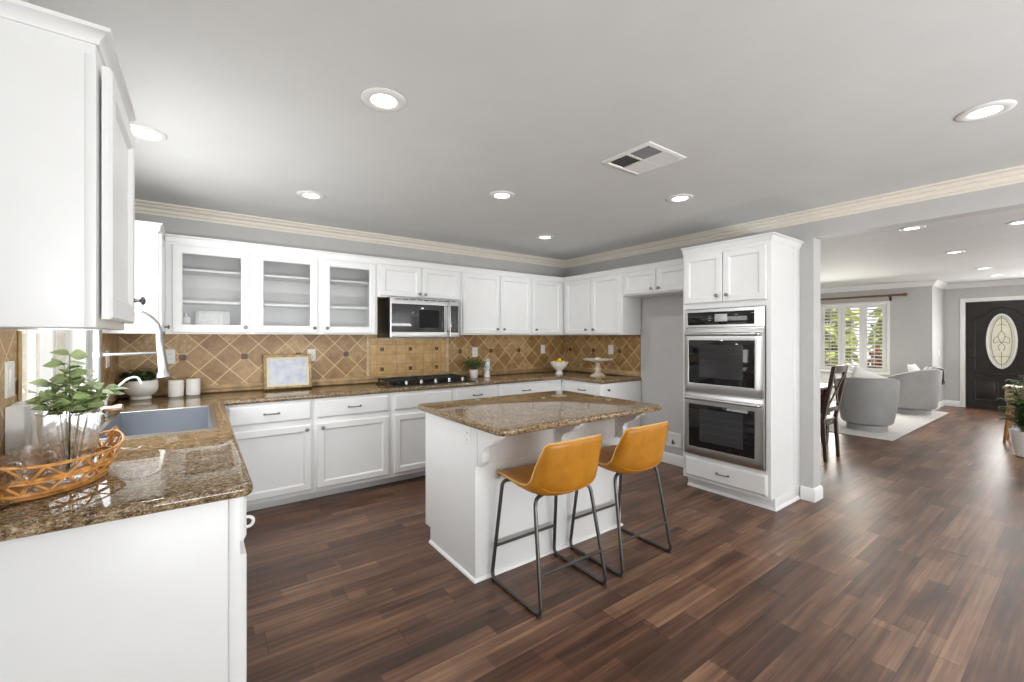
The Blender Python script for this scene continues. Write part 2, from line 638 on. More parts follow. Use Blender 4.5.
def mat_small_tile():
    t = NT('small_square_travertine')
    co = t.n('ShaderNodeNewGeometry').outputs['Position']
    sx = t.n('ShaderNodeSeparateXYZ')
    t.l(co, sx.inputs[0])
    d = .104
    a = t.math('DIVIDE', t.math('SUBTRACT', sx.outputs[0], 1.542 - d / 2), d)
    b = t.math('DIVIDE', t.math('SUBTRACT', sx.outputs[2], 1.044 - d / 2), d)

    def edge(v):
        fr = t.math('FRACT', v)
        return t.math('MINIMUM', fr, t.math('SUBTRACT', 1.0, fr))
    grout = t.math('LESS_THAN', t.math('MINIMUM', edge(a), edge(b)), .03)
    cmb = t.n('ShaderNodeCombineXYZ')
    t.l(t.math('FLOOR', a), cmb.inputs[0]); t.l(t.math('FLOOR', b), cmb.inputs[1])
    wn = t.n('ShaderNodeTexWhiteNoise', noise_dimensions='3D')
    t.l(cmb.outputs[0], wn.inputs['Vector'])
    nz = t.noise(co, 18, 5, .65)
    f = t.math('ADD', t.math('MULTIPLY', nz, .85), t.math('MULTIPLY', wn.outputs[0], .15))
    c = t.ramp(f, [(.25, (.46, .26, .085)), (.5, (.63, .395, .16)), (.75, (.74, .52, .26))])
    c = t.mix(t.math('MULTIPLY', grout, .6), c, (.30, .20, .10))
    ax = t.math('ABSOLUTE', t.math('SUBTRACT', t.math('FRACT', t.math('DIVIDE', t.math('ADD', a, 1.0), 3.0)), .5))
    ay = t.math('ABSOLUTE', t.math('SUBTRACT', t.math('FRACT', t.math('DIVIDE', t.math('ADD', b, .5), 2.0)), .5))
    acc = t.math('MULTIPLY', t.math('LESS_THAN', ax, .19 / 3), t.math('LESS_THAN', ay, .19 / 2))
    c = t.mix(acc, c, t.ramp(t.noise(co, 70, 2), [(.35, (.05, .025, .012)), (.65, (.17, .09, .04))]))
    t.base(c).set(Roughness=.4)
    t.bump(t.math('SUBTRACT', t.math('MULTIPLY', nz, .3), grout), .3, .003)
    return t.m


M['tile_small'] = mat_small_tile()


def mat_brick():
    t = NT('peach_brick')
    co = t.coord()
    sx = t.n('ShaderNodeSeparateXYZ'); t.l(co, sx.inputs[0])
    cm = t.n('ShaderNodeCombineXYZ')
    t.l(t.math('ADD', sx.outputs[0], sx.outputs[1]), cm.inputs[0]); t.l(sx.outputs[2], cm.inputs[1])
    br = t.n('ShaderNodeTexBrick', in_Scale=1.0)
    br.inputs['Brick Width'].default_value = .22
    br.inputs['Row Height'].default_value = .075
    br.inputs['Mortar Size'].default_value = .008
    br.inputs['Color1'].default_value = (.72, .45, .30, 1)
    br.inputs['Color2'].default_value = (.82, .58, .42, 1)
    br.inputs['Mortar'].default_value = (.75, .66, .55, 1)
    t.l(cm.outputs[0], br.inputs['Vector'])
    t.base(br.outputs[0]).set(Roughness=.9)
    return t.m


M['brick'] = mat_brick()
M['fence'] = simple('pale_fence', (.72, .68, .60), .9, var=.1)
M['ground'] = simple('outdoor_ground', (.45, .43, .40), .9, var=.2)
M['shrub'] = simple('yellow_green_foliage', (.62, .66, .16), .6, var=.45, nscale=5)
M['shrubd'] = simple('deep_green_foliage', (.10, .16, .05), .6, var=.5, nscale=5)
M['redfl'] = simple('red_blossom', (.75, .10, .07), .6, var=.3)
M['carblue'] = simple('pale_blue_car_paint', (.35, .45, .62), .25, .2)


def mat_picture():
    t = NT('pale_blue_cloud_print')
    co = t.coord()
    c = t.ramp(t.noise(co, 14, 6, .65), [(.35, (.46, .52, .64)), (.5, (.62, .67, .75)), (.68, (.76, .78, .80))])
    t.base(c).set(Roughness=.25)
    return t.m


M['print'] = mat_picture()


def mat_frost():
    t = NT('frosted_leaded_glass')
    nd = t.t.nodes
    co = t.coord()
    t.base(t.ramp(t.noise(co, 30, 3), [(.3, (.72, .70, .62)), (.7, (.84, .82, .74))])).set(Roughness=.25)
    trl = t.n('ShaderNodeBsdfTranslucent')
    trl.inputs[0].default_value = (.85, .83, .74, 1)
    mx = t.n('ShaderNodeMixShader')
    mx.inputs[0].default_value = .75
    t.l(t.b.outputs[0], mx.inputs[1]); t.l(trl.outputs[0], mx.inputs[2])
    t.l(mx.outputs[0], nd['Material Output'].inputs[0])
    return t.m


M['frost'] = mat_frost()


def cells(mb, xs, ys, inside, c0, c1, bev=0.0, seg=3, round_xy=None, round_r=.03):
    """slab made of the grid cells for which inside(x, y) holds; no faces between neighbours"""
    tmp = bmesh.new()
    vt = {}

    def v(i, j, k):
        if (i, j, k) not in vt:
            vt[(i, j, k)] = tmp.verts.new((xs[i], ys[j], c1 if k else c0))
        return vt[(i, j, k)]
    nx, ny = len(xs) - 1, len(ys) - 1
    ok = [[inside((xs[i] + xs[i + 1]) / 2, (ys[j] + ys[j + 1]) / 2) for j in range(ny)] for i in range(nx)]

    def isin(i, j):
        return 0 <= i < nx and 0 <= j < ny and ok[i][j]
    for i in range(nx):
        for j in range(ny):
            if not ok[i][j]: continue
            tmp.faces.new((v(i, j, 1), v(i + 1, j, 1), v(i + 1, j + 1, 1), v(i, j + 1, 1)))
            tmp.faces.new((v(i, j, 0), v(i, j + 1, 0), v(i + 1, j + 1, 0), v(i + 1, j, 0)))
            if not isin(i - 1, j): tmp.faces.new((v(i, j, 0), v(i, j, 1), v(i, j + 1, 1), v(i, j + 1, 0)))
            if not isin(i + 1, j): tmp.faces.new((v(i + 1, j, 0), v(i + 1, j + 1, 0), v(i + 1, j + 1, 1), v(i + 1, j, 1)))
            if not isin(i, j - 1): tmp.faces.new((v(i, j, 0), v(i + 1, j, 0), v(i + 1, j, 1), v(i, j, 1)))
            if not isin(i, j + 1): tmp.faces.new((v(i, j + 1, 0), v(i, j + 1, 1), v(i + 1, j + 1, 1), v(i + 1, j + 1, 0)))
    bmesh.ops.recalc_face_normals(tmp, faces=list(tmp.faces))
    if round_xy:
        es = [e for e in tmp.edges if abs(e.verts[0].co.z - e.verts[1].co.z) > 1e-4 and any(abs(e.verts[0].co.x - x) < 1e-3 and abs(e.verts[0].co.y - y) < 1e-3 for x, y in round_xy)]
        bmesh.ops.bevel(tmp, geom=es, offset=round_r, segments=5, profile=.5, affect='EDGES')
    if bev:
        es = [e for e in tmp.edges if len(e.link_faces) == 2 and e.calc_face_angle() > R(60) and abs(e.verts[0].co.z - e.verts[1].co.z) < 1e-4]
        bmesh.ops.bevel(tmp, geom=es, offset=bev, segments=seg, profile=.5, affect='EDGES')
    mb._merge(tmp)
    return mb


# ================================================================== the room
XL, XR, YB, ZC = -0.51, 4.16, 4.43, 2.44      # left wall, right wall, back wall, ceiling
XO = 4.31                                      # living side of the right wall
YJ = 1.418                                     # end of the right wall, start of the wide opening
YR = -3.40                                     # rear wall behind the camera
XW, XD, YN = 11.10, 12.15, 6.0                 # living room window wall, front door wall, far side wall
FR = face_right(0)


def wall(name, fr, a0, a1, b0, b1, c0, c1, holes=(), mat='wall'):
    xs = sorted({a0, a1, *[h[0] for h in holes], *[h[1] for h in holes]})
    ys = sorted({b0, b1, *[h[2] for h in holes], *[h[3] for h in holes]})
    mb = MB(fr)
    cells(mb, xs, ys, lambda x, y: not any(h[0] < x < h[1] and h[2] < y < h[3] for h in holes), c0, c1)
    return struct(mb.build(name, M[mat], smooth=0))


struct(MB().box(XL - .15, XD + .15, YR - .15, YN + .15, -.12, 0).build('floor', M['floor'], smooth=0))
struct(MB().box(XL - .15, XD + .15, YR - .15, YN + .15, ZC, ZC + .12).build('ceiling', M['ceil'], smooth=0))
KW = (2.22, 3.64, 1.0, 2.12)                  # kitchen window: y0 y1 z0 z1
wall('wall_left', face_left(XL), YR, YB, 0, ZC, -.15, 0, [KW])
wall('wall_back', face_back(YB), XL - .15, XO, 0, ZC, -.15, 0)
# right wall with the wide opening: a = -Y
mb = MB(face_right(XR))
cells(mb, [-YN, -YJ, -YR], [0, 2.215, ZC], lambda x, y: not (x > -YJ and y < 2.215), -.15, 0)
struct(mb.build('wall_right', M['wall'], smooth=0))
LW = (2.50, 4.03, .66, 2.07)
wall('wall_living_window', face_right(XW), -YN, -1.86, 0, ZC, -.15, 0, [(-LW[1], -LW[0], LW[2], LW[3])])
wall('wall_living_return', face_back(1.86), XW + .15, XD + .15, 0, ZC, -.15, 0)
DY0, DY1, DZ = .63, 1.565, 2.06
wall('wall_front_door', face_right(XD), -1.86, -YR, 0, ZC, -.15, 0, [(-DY1, -DY0, 0, DZ), (-.53, -.08, .25, 2.06)])
wall('wall_living_far', face_back(YN), XO, XW + .15, 0, ZC, -.15, 0)
wall('wall_rear', Frame((0, YR, 0), (-1, 0, 0), (0, 0, 1), (0, 1, 0)), -XD - .15, -XL + .15, 0, ZC, -.15, 0, [(-3.8, .4, 0, 2.15), (-10.1, -5.9, 0, 2.15)])


def glazed(name, fr, a0, a1, b0, b1, n, fw=.05, depth=.06, c=-.10):
    """a window or patio door: frame with mullions and panes"""
    mb = MB(fr)
    mb.rect_loft(a0, a1, b0, b1, [(0, c), (0, c + depth), (fw, c + depth), (fw, c)], cap0=False, cap1=False, loop=True)
    for k in range(1, n):
        x = a0 + (a1 - a0) * k / n
        mb.box(x - fw * .5, x + fw * .5, b0 + fw, b1 - fw, c + .005, c + depth - .005, .004)
    w = struct(mb.build(name, M['trimw']))
    for k in range(n):
        p = MB(fr)
        x0, x1 = a0 + (a1 - a0) * k / n, a0 + (a1 - a0) * (k + 1) / n
        p.box(x0 + fw * .4, x1 - fw * .4, b0 + fw * .9, b1 - fw * .9, c + depth * .45, c + depth * .55)
        p.build('pane', M['winglass'], w, smooth=0)
    return w


w1 = glazed('window_1', face_left(XL), KW[0], KW[1], KW[2], KW[3], 2, .055)
s = MB(face_left(XL)).box(KW[0] - .03, KW[1] + .03, KW[2] - .03, KW[2] + .001, -.04, .03, .006)
s.build('window_sill', M['trimw'], w1)
RF = Frame((0, YR, 0), (-1, 0, 0), (0, 0, 1), (0, 1, 0))
glazed('window_3', RF, -3.8, .4, 0, 2.15, 3, .07)  # unseen patio doors, added to carry light from behind the camera
glazed('window_4', RF, -10.1, -5.9, 0, 2.15, 3, .07)  # unseen living room doors, added for the rear fill


def profile_run(name, mat, prof, pts, closed_ends=True):
    """moulding: prof = [(out, z)], pts = [(x, y, nx, ny)] with (nx, ny) the mitred direction out of the wall"""
    mb = MB()
    mb.rings([[(x + nx * o, y + ny * o, z) for o, z in prof] for x, y, nx, ny in pts])
    return mb.build(name, mat, smooth=30)


CP = [(0, ZC - .092), (.012, ZC - .092), (.014, ZC - .078), (.010, ZC - .074), (.022, ZC - .066), (.030, ZC - .046), (.026, ZC - .042), (.044, ZC - .036), (.056, ZC - .020), (.052, ZC - .016), (.072, ZC - .013), (.076, ZC - .001), (0, ZC - .001)]
struct(profile_run('trim_crown', M['crown'], CP, [(XL, YR, 1, 0), (XL, YB, 1, -1), (XR, YB, -1, -1), (XR, YR, -1, 0)]))
CL = [(0, ZC - .10), (.012, ZC - .10), (.02, ZC - .075), (.055, ZC - .03), (.07, ZC - .02), (.08, ZC - .001), (0, ZC - .001)]
struct(profile_run('trim_living_crown', M['trimw'], CL, [(XO, YN, 1, -1), (XW, YN, -1, -1), (XW, 1.86, -1, -1), (XD, 1.86, -1, -1), (XD, YR, -1, 0)]))
BP = [(0, 0), (.015, 0), (.015, .085), (.011, .098), (.006, .108), (0, .112)]
struct(profile_run('baseboard_right', M['trimw'], BP, [(XR, 1.51, -1, 0), (XR, YJ, -1, -1), (XO, YJ, 1, -1), (XO, 3.5, 1, 0)]))
struct(profile_run('baseboard_alcove', M['trimw'], BP, [(XR, 3.135, -1, 0), (XR, 2.29, -1, 0)]))
struct(profile_run('baseboard_living', M['trimw'], BP, [(XW, 5.9, -1, 0), (XW, 1.86, -1, -1), (XD, 1.86, -1, -1), (XD, DY1 + .075, -1, 0)]))

glazed('window_5', face_right(XD), -.53, -.08, .25, 2.06, 1, .05)  # unseen sidelight, added to go with the glare lamp

# ------------------------------------------------------------------ front door (structure) with its casing
FD = face_right(XD)
dcx, dcz = -(DY0 + DY1) / 2, 1.30
dw2, dz0, dz1 = (DY1 - DY0) / 2 - .004, .001, DZ - .004
angs = sorted([2 * PI * k / 64 for k in range(64)] + [math.atan2(sz, sx) % (2 * PI) for sx in (-dw2, dw2) for sz in (dz0 - dcz, dz1 - dcz)])


def on_rect(t):
    c_, s_ = math.cos(t), math.sin(t)
    k = min((dw2 / abs(c_)) if abs(c_) > 1e-9 else 1e9, ((dz1 - dcz) if s_ > 0 else (dcz - dz0)) / abs(s_) if abs(s_) > 1e-9 else 1e9)
    return dcx + c_ * k, dcz + s_ * k


rect_ = [on_rect(t) for t in angs]
oval_ = [(dcx + .17 * math.cos(t), dcz + .49 * math.sin(t)) for t in angs]
mb = MB(FD)
mb.rings([[(x, z, -.075) for x, z in rect_], [(x, z, -.03) for x, z in rect_], [(x, z, -.03) for x, z in oval_], [(x, z, -.075) for x, z in oval_]], loop=True, cap0=False, cap1=False)
dr = mb.build('door_1', M['doorblack'])
struct(dr)
dcx, dcz = -(DY0 + DY1) / 2, 1.30
ov = [(math.cos(t), math.sin(t)) for t in [2 * PI * k / 40 for k in range(40)]]
mb = MB(FD)
mb.rings([[(dcx + x * .169, dcz + y * .489, c) for x, y in ov] for c in (-.040, -.026)])
mb.build('oval_glass', M['frost'], dr)
mb = MB(FD)
mb.rings([[(dcx + x * (.165 + a), dcz + y * (.485 + a), c) for x, y in ov] for a, c in ((0, -.031), (0, -.018), (.012, -.012), (.030, -.014), (.036, -.031))], loop=True, cap0=False, cap1=False)
mb.build('oval_frame', M['trimw'], dr)
mb = MB(FD)
c = -.022
lead = [[(dcx + x * .13, dcz + y * .44, c) for x, y in ov] + [(dcx + .13, dcz, c)]]
lead.append([(dcx, dcz - .48, c), (dcx, dcz - .2, c)])
lead.append([(dcx, dcz + .2, c), (dcx, dcz + .48, c)])
for sgn in (-1, 1):
    lead.append([(dcx, dcz + .20, c), (dcx + sgn * .05, dcz + .11, c), (dcx + sgn * .03, dcz + .02, c), (dcx, dcz - .03, c)])
    lead.append([(dcx + sgn * .035, dcz + .10, c), (dcx + sgn * .10, dcz + .06, c), (dcx + sgn * .10, dcz - .05, c), (dcx + sgn * .04, dcz - .01, c), (dcx, dcz - .02, c)])
    lead.append([(dcx, dcz - .03, c), (dcx + sgn * .05, dcz - .10, c), (dcx + sgn * .02, dcz - .18, c)])
    lead.append([(dcx, dcz - .30, c), (dcx + sgn * .06, dcz - .27, c), (dcx + sgn * .11, dcz - .31, c)])
    lead.append([(dcx, dcz + .32, c), (dcx + sgn * .05, dcz + .30, c)])
for L in lead:
    mb.tube(round_path(L, .04, 4), .004, 6)
mb.build('lead_tracery', M['lead'], dr)
mb = MB(FD)


def door_mould(pts):
    mb.tube(round_path(pts + [pts[0]], .05, 5), .013, 8)


hw = .345
door_mould([(dcx - hw, .74, -.03), (dcx - .1, .68, -.03), (dcx, .66, -.03), (dcx + .1, .68, -.03), (dcx + hw, .74, -.03), (dcx + hw, 1.72, -.03), (dcx + .22, 1.80, -.03), (dcx + .1, 1.92, -.03), (dcx, 1.94, -.03), (dcx - .1, 1.92, -.03), (dcx - .22, 1.80, -.03), (dcx - hw, 1.72, -.03)])
door_mould([(dcx - hw, .16, -.03), (dcx - .045, .16, -.03), (dcx - .045, .53, -.03), (dcx - .2, .60, -.03), (dcx - hw, .65, -.03)])
door_mould([(dcx + .045, .16, -.03), (dcx + hw, .16, -.03), (dcx + hw, .65, -.03), (dcx + .2, .60, -.03), (dcx + .045, .53, -.03)])
mb.build('panel_moulding', M['doorblack'], dr)
for sgn in (-1, 1):
    p = MB(FD)
    p.rect_loft(dcx + sgn * .195 - .12, dcx + sgn * .195 + .12, .20, .52, [(0, -.032), (.0, -.028), (.03, -.014)])
    p.build('raised_panel', M['doorblack'], dr)
hb = MB(FD)
hb.box(dcx - .44, dcx - .395, .94, 1.16, -.034, -.02, .008)
hb.tube(round_path([(dcx - .418, .99, -.02), (dcx - .418, .99, .02), (dcx - .31, .985, .025)], .015), .008)
hb.cyl((dcx - .418, 1.10, -.03), (dcx - .418, 1.10, -.005), .024, 14)
hb.build('door_handle', M['bronze'], dr)
mb = MB(FD)
for a0, a1, b0, b1 in ((-DY1 - .075, -DY1, 0, DZ + .075), (-DY0, -DY0 + .075, 0, DZ + .075), (-DY1, -DY0, DZ, DZ + .075)):
    mb.box(a0, a1, b0, b1, -.0, .018, .005)
struct(mb.build('trim_front_door', M['trimw']))

# ------------------------------------------------------------------ living room window with plantation shutters
FW = face_right(XW)
w2 = glazed('window_2', FW, -LW[1], -LW[0], LW[2], LW[3], 2, .04, .04, -.14)
mb = MB(FW)
mb.rect_loft(-LW[1] - .03, -LW[0] + .03, LW[2] - .03, LW[3] + .03, [(0, 0), (0, .028), (.035, .034), (.055, .01), (.055, 0)], cap0=False, cap1=False, loop=True)
mb.build('shutter_frame', M['trimw'], w2)
NP = 4
pw = (LW[1] - LW[0] - .05) / NP
for k in range(NP):
    a0 = -LW[1] + .025 + pw * k
    a1 = a0 + pw
    p = MB(FW)
    p.rect_loft(a0 + .002, a1 - .002, LW[2] + .025, LW[3] - .025, [(0, -.02), (0, .006), (.062, .006), (.062, -.02)], cap0=False, cap1=False, loop=True)
    sp = p.build('shutter_panel', M['trimw'], w2)
    lo, hi = LW[2] + .09, LW[3] - .09
    q = MB(FW)
    n = 17
    for i in range(n):
        z = lo + (hi - lo) * (i + .5) / n
        q.rings([[(a, z + (-.012 if e < 0 else .012) * 1.0 + dz, -.007 + e * .026) for e, dz in ((-1, -.003), (1, -.003), (1, .003), (-1, .003))] for a in (a0 + .062, a1 - .062)])
    q.build('louvres', M['trimw'], sp)
    MB(FW).box((a0 + a1) / 2 - .006, (a0 + a1) / 2 + .006, lo + .03, hi - .03, .024, .034, .002).build('tilt_rod', M['trimw'], sp)

# ------------------------------------------------------------------ what shows outside the windows
struct(MB().box(-9, 22, -14, 14, -.5, -.13).build('ground', M['ground'], smooth=0))
mb = MB()
mb.box(-.84, -.67, 4.75, 7.2, -.13, 3.2, .004)
bw = mb.build('garden_brick_wall', M['brick'], smooth=0)
tag(bw, 'peach brick pier of the house seen through the kitchen window', 'brick wall')
fn = thing('garden_fence', 'pale board fence seen through the kitchen window', 'fence', (-3.0, 8, -.13))
mb = MB()
for k in range(26):
    x = -5.9 + k * .2
    mb.box(x, x + .19, 8.0, 8.02, -.13, 3.0, .004)
mb.build('boards', M['fence'], fn, smooth=0)
MB().box(-5.9, -.7, 8.02, 8.06, .4, .5).build('rail', M['fence'], fn, smooth=0)


def shrub(name, label, loc, rx, ry, rz, mat, nleaf, size, seed, fl=None):
    random.seed(seed)
    t = thing(name, label, 'shrub', loc, group=None)
    mb, st, fb = MB(), MB(), MB()
    for k in range(7):
        a = 2 * PI * k / 7
        st.tube([(0, 0, 0), (rx * .25 * math.cos(a), ry * .25 * math.sin(a), rz * .5), (rx * .55 * math.cos(a), ry * .55 * math.sin(a), rz * 1.35)], [.04, .03, .01], 6)
    for k in range(nleaf):
        while True:
            p = Vector((random.uniform(-1, 1), random.uniform(-1, 1), random.uniform(-1, 1)))
            if .35 < p.length < 1: break
        b = (p.x * rx, p.y * ry, rz + p.z * rz * .95 + .05)
        d = Vector((random.gauss(0, 1), random.gauss(0, 1), random.gauss(0, .7) - .2))
        mb.leaf(b, d, (random.gauss(0, .5), random.gauss(0, .5), 1), size * random.uniform(.7, 1.3), size * .6, .3, 2)
        if fl and random.random() < .25:
            fb.ball(b, size * .35, 6)
    mb.build('foliage', M[mat], t, local=True, recalc=False)
    st.build('stems', M['rodwood'], t, local=True)
    if fl: fb.build('blossoms', M[fl], t, local=True)
    return t


shrub('garden_shrub', 'yellow-green bush outside the living room shutters, by the end of the curtain rod', (14.3, 3.0, -.13), .6, .55, 1.35, 'shrub', 700, .32, 3)
shrub('garden_shrub', 'tall yellow-green bush outside the middle shutter panels', (15.0, 4.85, -.13), .7, .7, 1.6, 'shrub', 800, .34, 4)
shrub('garden_shrub', 'dark green bush outside the shutters behind the dining chair', (14.4, 6.5, -.13), .7, .7, 1.35, 'shrubd', 700, .3, 5)
shrub('flowering_shrub', 'low red-flowered bush outside the shutters', (12.75, 3.02, -.13), .4, .4, .62, 'shrubd', 300, .12, 6, 'redfl')


# ================================================================== cabinets
def knob(parent, fr, a, b, c):
    # a small mushroom knob on the face; axis along c
    m = MB(Frame(fr(a, b, c), fr.u, fr.v, fr.n))
    m.lathe([(.0, 0), (.008, 0), (.007, .004), (.005, .008), (.005, .014), (.009, .017), (.0145, .020), (.0150, .024), (.012, .028), (.005, .030), (.0, .0305)], seg=14)
    return m.build('knob', M['nickel'], parent)


def pull(parent, fr, a, b, c, w=.10):
    m = MB(fr)
    m.tube(round_path([(a - w / 2, b, c - .001), (a - w / 2, b, c + .022), (a - w * .25, b, c + .028), (a + w * .25, b, c + .028), (a + w / 2, b, c + .022), (a + w / 2, b, c - .001)], .014, 4), .0045, 8)
    for e in (-1, 1):
        m.cyl((a + e * w / 2, b, c - .001), (a + e * w / 2, b, c + .004), .009, 10)
    return m.build('pull_handle', M['nickel'], parent)


DT = .020


def door(parent, fr, a0, a1, b0, b1, kn=None, c=0.0, fw=.055):
    """cabinet door with a stepped inner moulding and a flat sunk panel"""
    m = MB(fr)
    m.rect_loft(a0, a1, b0, b1, [(0, c), (0, c + DT - .006), (.006, c + DT), (fw - .006, c + DT), (fw, c + DT - .005), (fw + .006, c + DT - .011), (fw + .018, c + DT - .012)])
    d = m.build('door', M['cab'], parent)
    if kn: knob(d, fr, kn[0], kn[1], c + DT)
    return d


def drawer(parent, fr, a0, a1, b0, b1, c=0.0, w=.10, handle=True):
    m = MB(fr)
    m.rect_loft(a0, a1, b0, b1, [(0, c), (0, c + DT - .009), (.012, c + DT), (.02, c + DT)])
    d = m.build('drawer', M['cab'], parent)
    if handle: pull(d, fr, (a0 + a1) / 2, (b0 + b1) / 2, c + DT, w)
    return d


def glass_door(parent, fr, a0, a1, b0, b1, kn, fw=.062):
    m = MB(fr)
    m.rect_loft(a0, a1, b0, b1, [(0, 0), (0, DT - .006), (.006, DT), (fw - .008, DT), (fw, DT - .006), (fw, 0)], cap0=False, cap1=False, loop=True)
    d = m.build('door', M['cab'], parent)
    p = MB(fr).box(a0 + fw - .004, a1 - fw + .004, b0 + fw - .004, b1 - fw + .004, .006, .010)
    p.build('pane', M['glass'], d, smooth=0)
    knob(d, fr, kn[0], kn[1], DT)
    return d


def flare(name, fr, a0, a1, z0, z1, out, parent, cback=0.0, left=False, right=False, depth=.3):
    """small crown on top of a cabinet; left/right = returns along the side"""
    m = MB(fr)
    prof = [(0, z0), (.006, z0), (.010, z0 + .012), (out * .55, z1 - .018), (out * .8, z1 - .012), (out, z1 - .010), (out, z1), (0, z1)]
    stations = []
    if left: stations.append(lambda o: (a0 - o, -depth))
    stations.append((lambda o: (a0 - o, o)) if left else (lambda o: (a0, o)))
    stations.append((lambda o: (a1 + o, o)) if right else (lambda o: (a1, o)))
    if right: stations.append(lambda o: (a1 + o, -depth))
    m.rings([[(st(o)[0], z, st(o)[1]) for o, z in prof] for st in stations])
    return m.build(name, M['cab'], parent)


UB, UT = 1.405, 2.115            # upper cabinets: bottom, top of box (crown to 2.15)
FBU = face_back(4.11)
FRU = face_right(3.825)


def upper(label, fr, a0, a1, b0, doors, loc, depth=.32, knobs=None, group=None, cat='kitchen cabinet'):
    t = thing('wall_cabinet', label, cat, loc, group=group)
    MB(fr).box(a0 + .0005, a1 - .0005, b0, UT, -depth, 0, .002).build('carcass', M['cab'], t)
    flare('crown_moulding', fr, a0, a1, UT - .02, 2.15, .022, t)
    for (x0, x1), kn in zip(doors, knobs):
        door(t, fr, x0, x1, b0 + .012, 2.088, kn)
    return t


# glazed wall cabinets on the back wall: hollow, two shelves each
def glass_upper(label, a0, a1, doors, knobs, loc):
    t = thing('glass_wall_cabinet', label, 'kitchen cabinet', loc)
    fr = FBU
    m = MB(fr)
    dp = -.31
    for bx in ((a0, a0 + .018, UB, UT, dp, -.018), (a1 - .018, a1, UB, UT, dp, -.018), (a0 + .018, a1 - .018, UB, UB + .018, dp, -.018), (a0 + .018, a1 - .018, UT - .018, UT, dp, -.018), (a0 + .018, a1 - .018, UB + .018, UT - .018, dp, dp + .012)):
        m.box(*bx)
    if len(doors) > 1:
        x = (doors[0][1] + doors[1][0]) / 2
        m.box(x - .012, x + .012, UB + .018, UT - .018, dp + .012, -.018)
    m.build('carcass', M['cab'], t, smooth=0)
    # face frame
    m = MB(fr)
    xs = sorted({a0, a1, *[x + .03 for x, _ in doors], *[x - .03 for _, x in doors]})
    cells(m, xs, [UB, UB + .04, UT - .05, UT], lambda x, y: not (UB + .04 < y < UT - .05 and any(d0 + .03 < x < d1 - .03 for d0, d1 in doors)), -.018, 0)
    m.build('face_frame', M['cab'], t, smooth=0)
    flare('crown_moulding', fr, a0, a1, UT - .02, 2.15, .022, t)
    for d0, d1 in doors:
        for z in (1.655, 1.900):
            MB(fr).box(d0 + .02, d1 - .02, z - .009, z + .009, dp + .013, -.03, .002).build('shelf', M['cab'], t)
    for (d0, d1), kn in zip(doors, knobs):
        glass_door(t, fr, d0, d1, UB + .010, 2.078, kn)
    return t


glass_upper('single glass-door wall cabinet in the corner, white packet on its bottom shelf', -.205, .352, [(-.165, .335)], [(.303, 1.46)], (.07, 4.26, UB))
glass_upper('double glass-door wall cabinet with empty shelves beside the microwave', .352, 1.388, [(.370, .851), (.893, 1.369)], [(.822, 1.46), (.925, 1.46)], (.87, 4.26, UB))
upper('short two-door cabinet directly above the microwave', FBU, 1.388, 2.302, 1.770, [(1.407, 1.838), (1.848, 2.284)], (1.845, 4.27, 1.77), knobs=[(1.812, 1.815), (1.876, 1.815)])
upper('tall two-door wall cabinet just to the side of the microwave, over the herb pot', FBU, 2.302, 3.283, UB, [(2.321, 2.810), (2.820, 3.267)], (2.79, 4.27, UB), knobs=[(2.768, 1.47), (2.862, 1.47)])
upper('single-door wall cabinet in the far corner over the lemon bowl', FBU, 3.283, 3.825, UB, [(3.299, 3.770)], (3.55, 4.27, UB), knobs=[(3.345, 1.47)])
# right wall (a = -Y)
upper('two-door wall cabinet over the cake stand, beside the fridge alcove', FRU, -4.11, -3.146, UB, [(-4.062, -3.640), (-3.610, -3.183)], (3.99, 3.63, UB), knobs=[(-3.685, 1.47), (-3.565, 1.47)])
upper('short two-door cabinet bridging the empty fridge alcove', FRU, -3.146, -2.282, 1.835, [(-3.122, -2.713), (-2.701, -2.300)], (3.99, 2.71, 1.835), knobs=[(-2.752, 1.885), (-2.662, 1.885)])

# cabinet on the left wall, in the back corner past the window; its plain side faces the room
FLU = face_left(-.225)
t = thing('wall_cabinet', 'white corner cabinet past the kitchen window, its blank side facing the room', 'kitchen cabinet', (-.37, 4.05, UB))
MB(FLU).box(3.755, 4.428, UB, UT, -.28, 0, .002).build('carcass', M['cab'], t)
flare('crown_moulding', FLU, 3.755, 4.10, UT - .02, 2.15, .024, t, left=True, depth=.28)
door(t, FLU, 3.775, 4.085, UB + .012, 2.088, (4.03, 1.455))

# big cabinet close to the camera on the left wall
NY0, NY1 = 1.447, 1.945
FNU = face_left(-.204)
t = thing('wall_cabinet', 'large white upper cabinet nearest the camera, beside the window over the wicker basket', 'kitchen cabinet', (-.36, 1.77, UB))
MB(FNU).box(NY0, NY1, UB, 2.10, -.30, 0, .003).build('carcass', M['cab'], t)
MB(FNU).box(NY0 - .002, NY0 + .01, UB + .001, 2.07, -.02, .0005, .002).build('face_stile', M['cab'], t)
flare('crown_moulding', FNU, NY0, NY1, 2.096, 2.132, .030, t, left=True, depth=.30)
door(t, FNU, NY0 + .022, NY1 - .008, UB + .022, 2.060, (NY1 - .035, 1.505), c=.007, fw=.06)

# ------------------------------------------------------------------ base cabinets
BT, BB = .874, .100
FBB = face_back(3.815)
FBK = face_back(3.965)


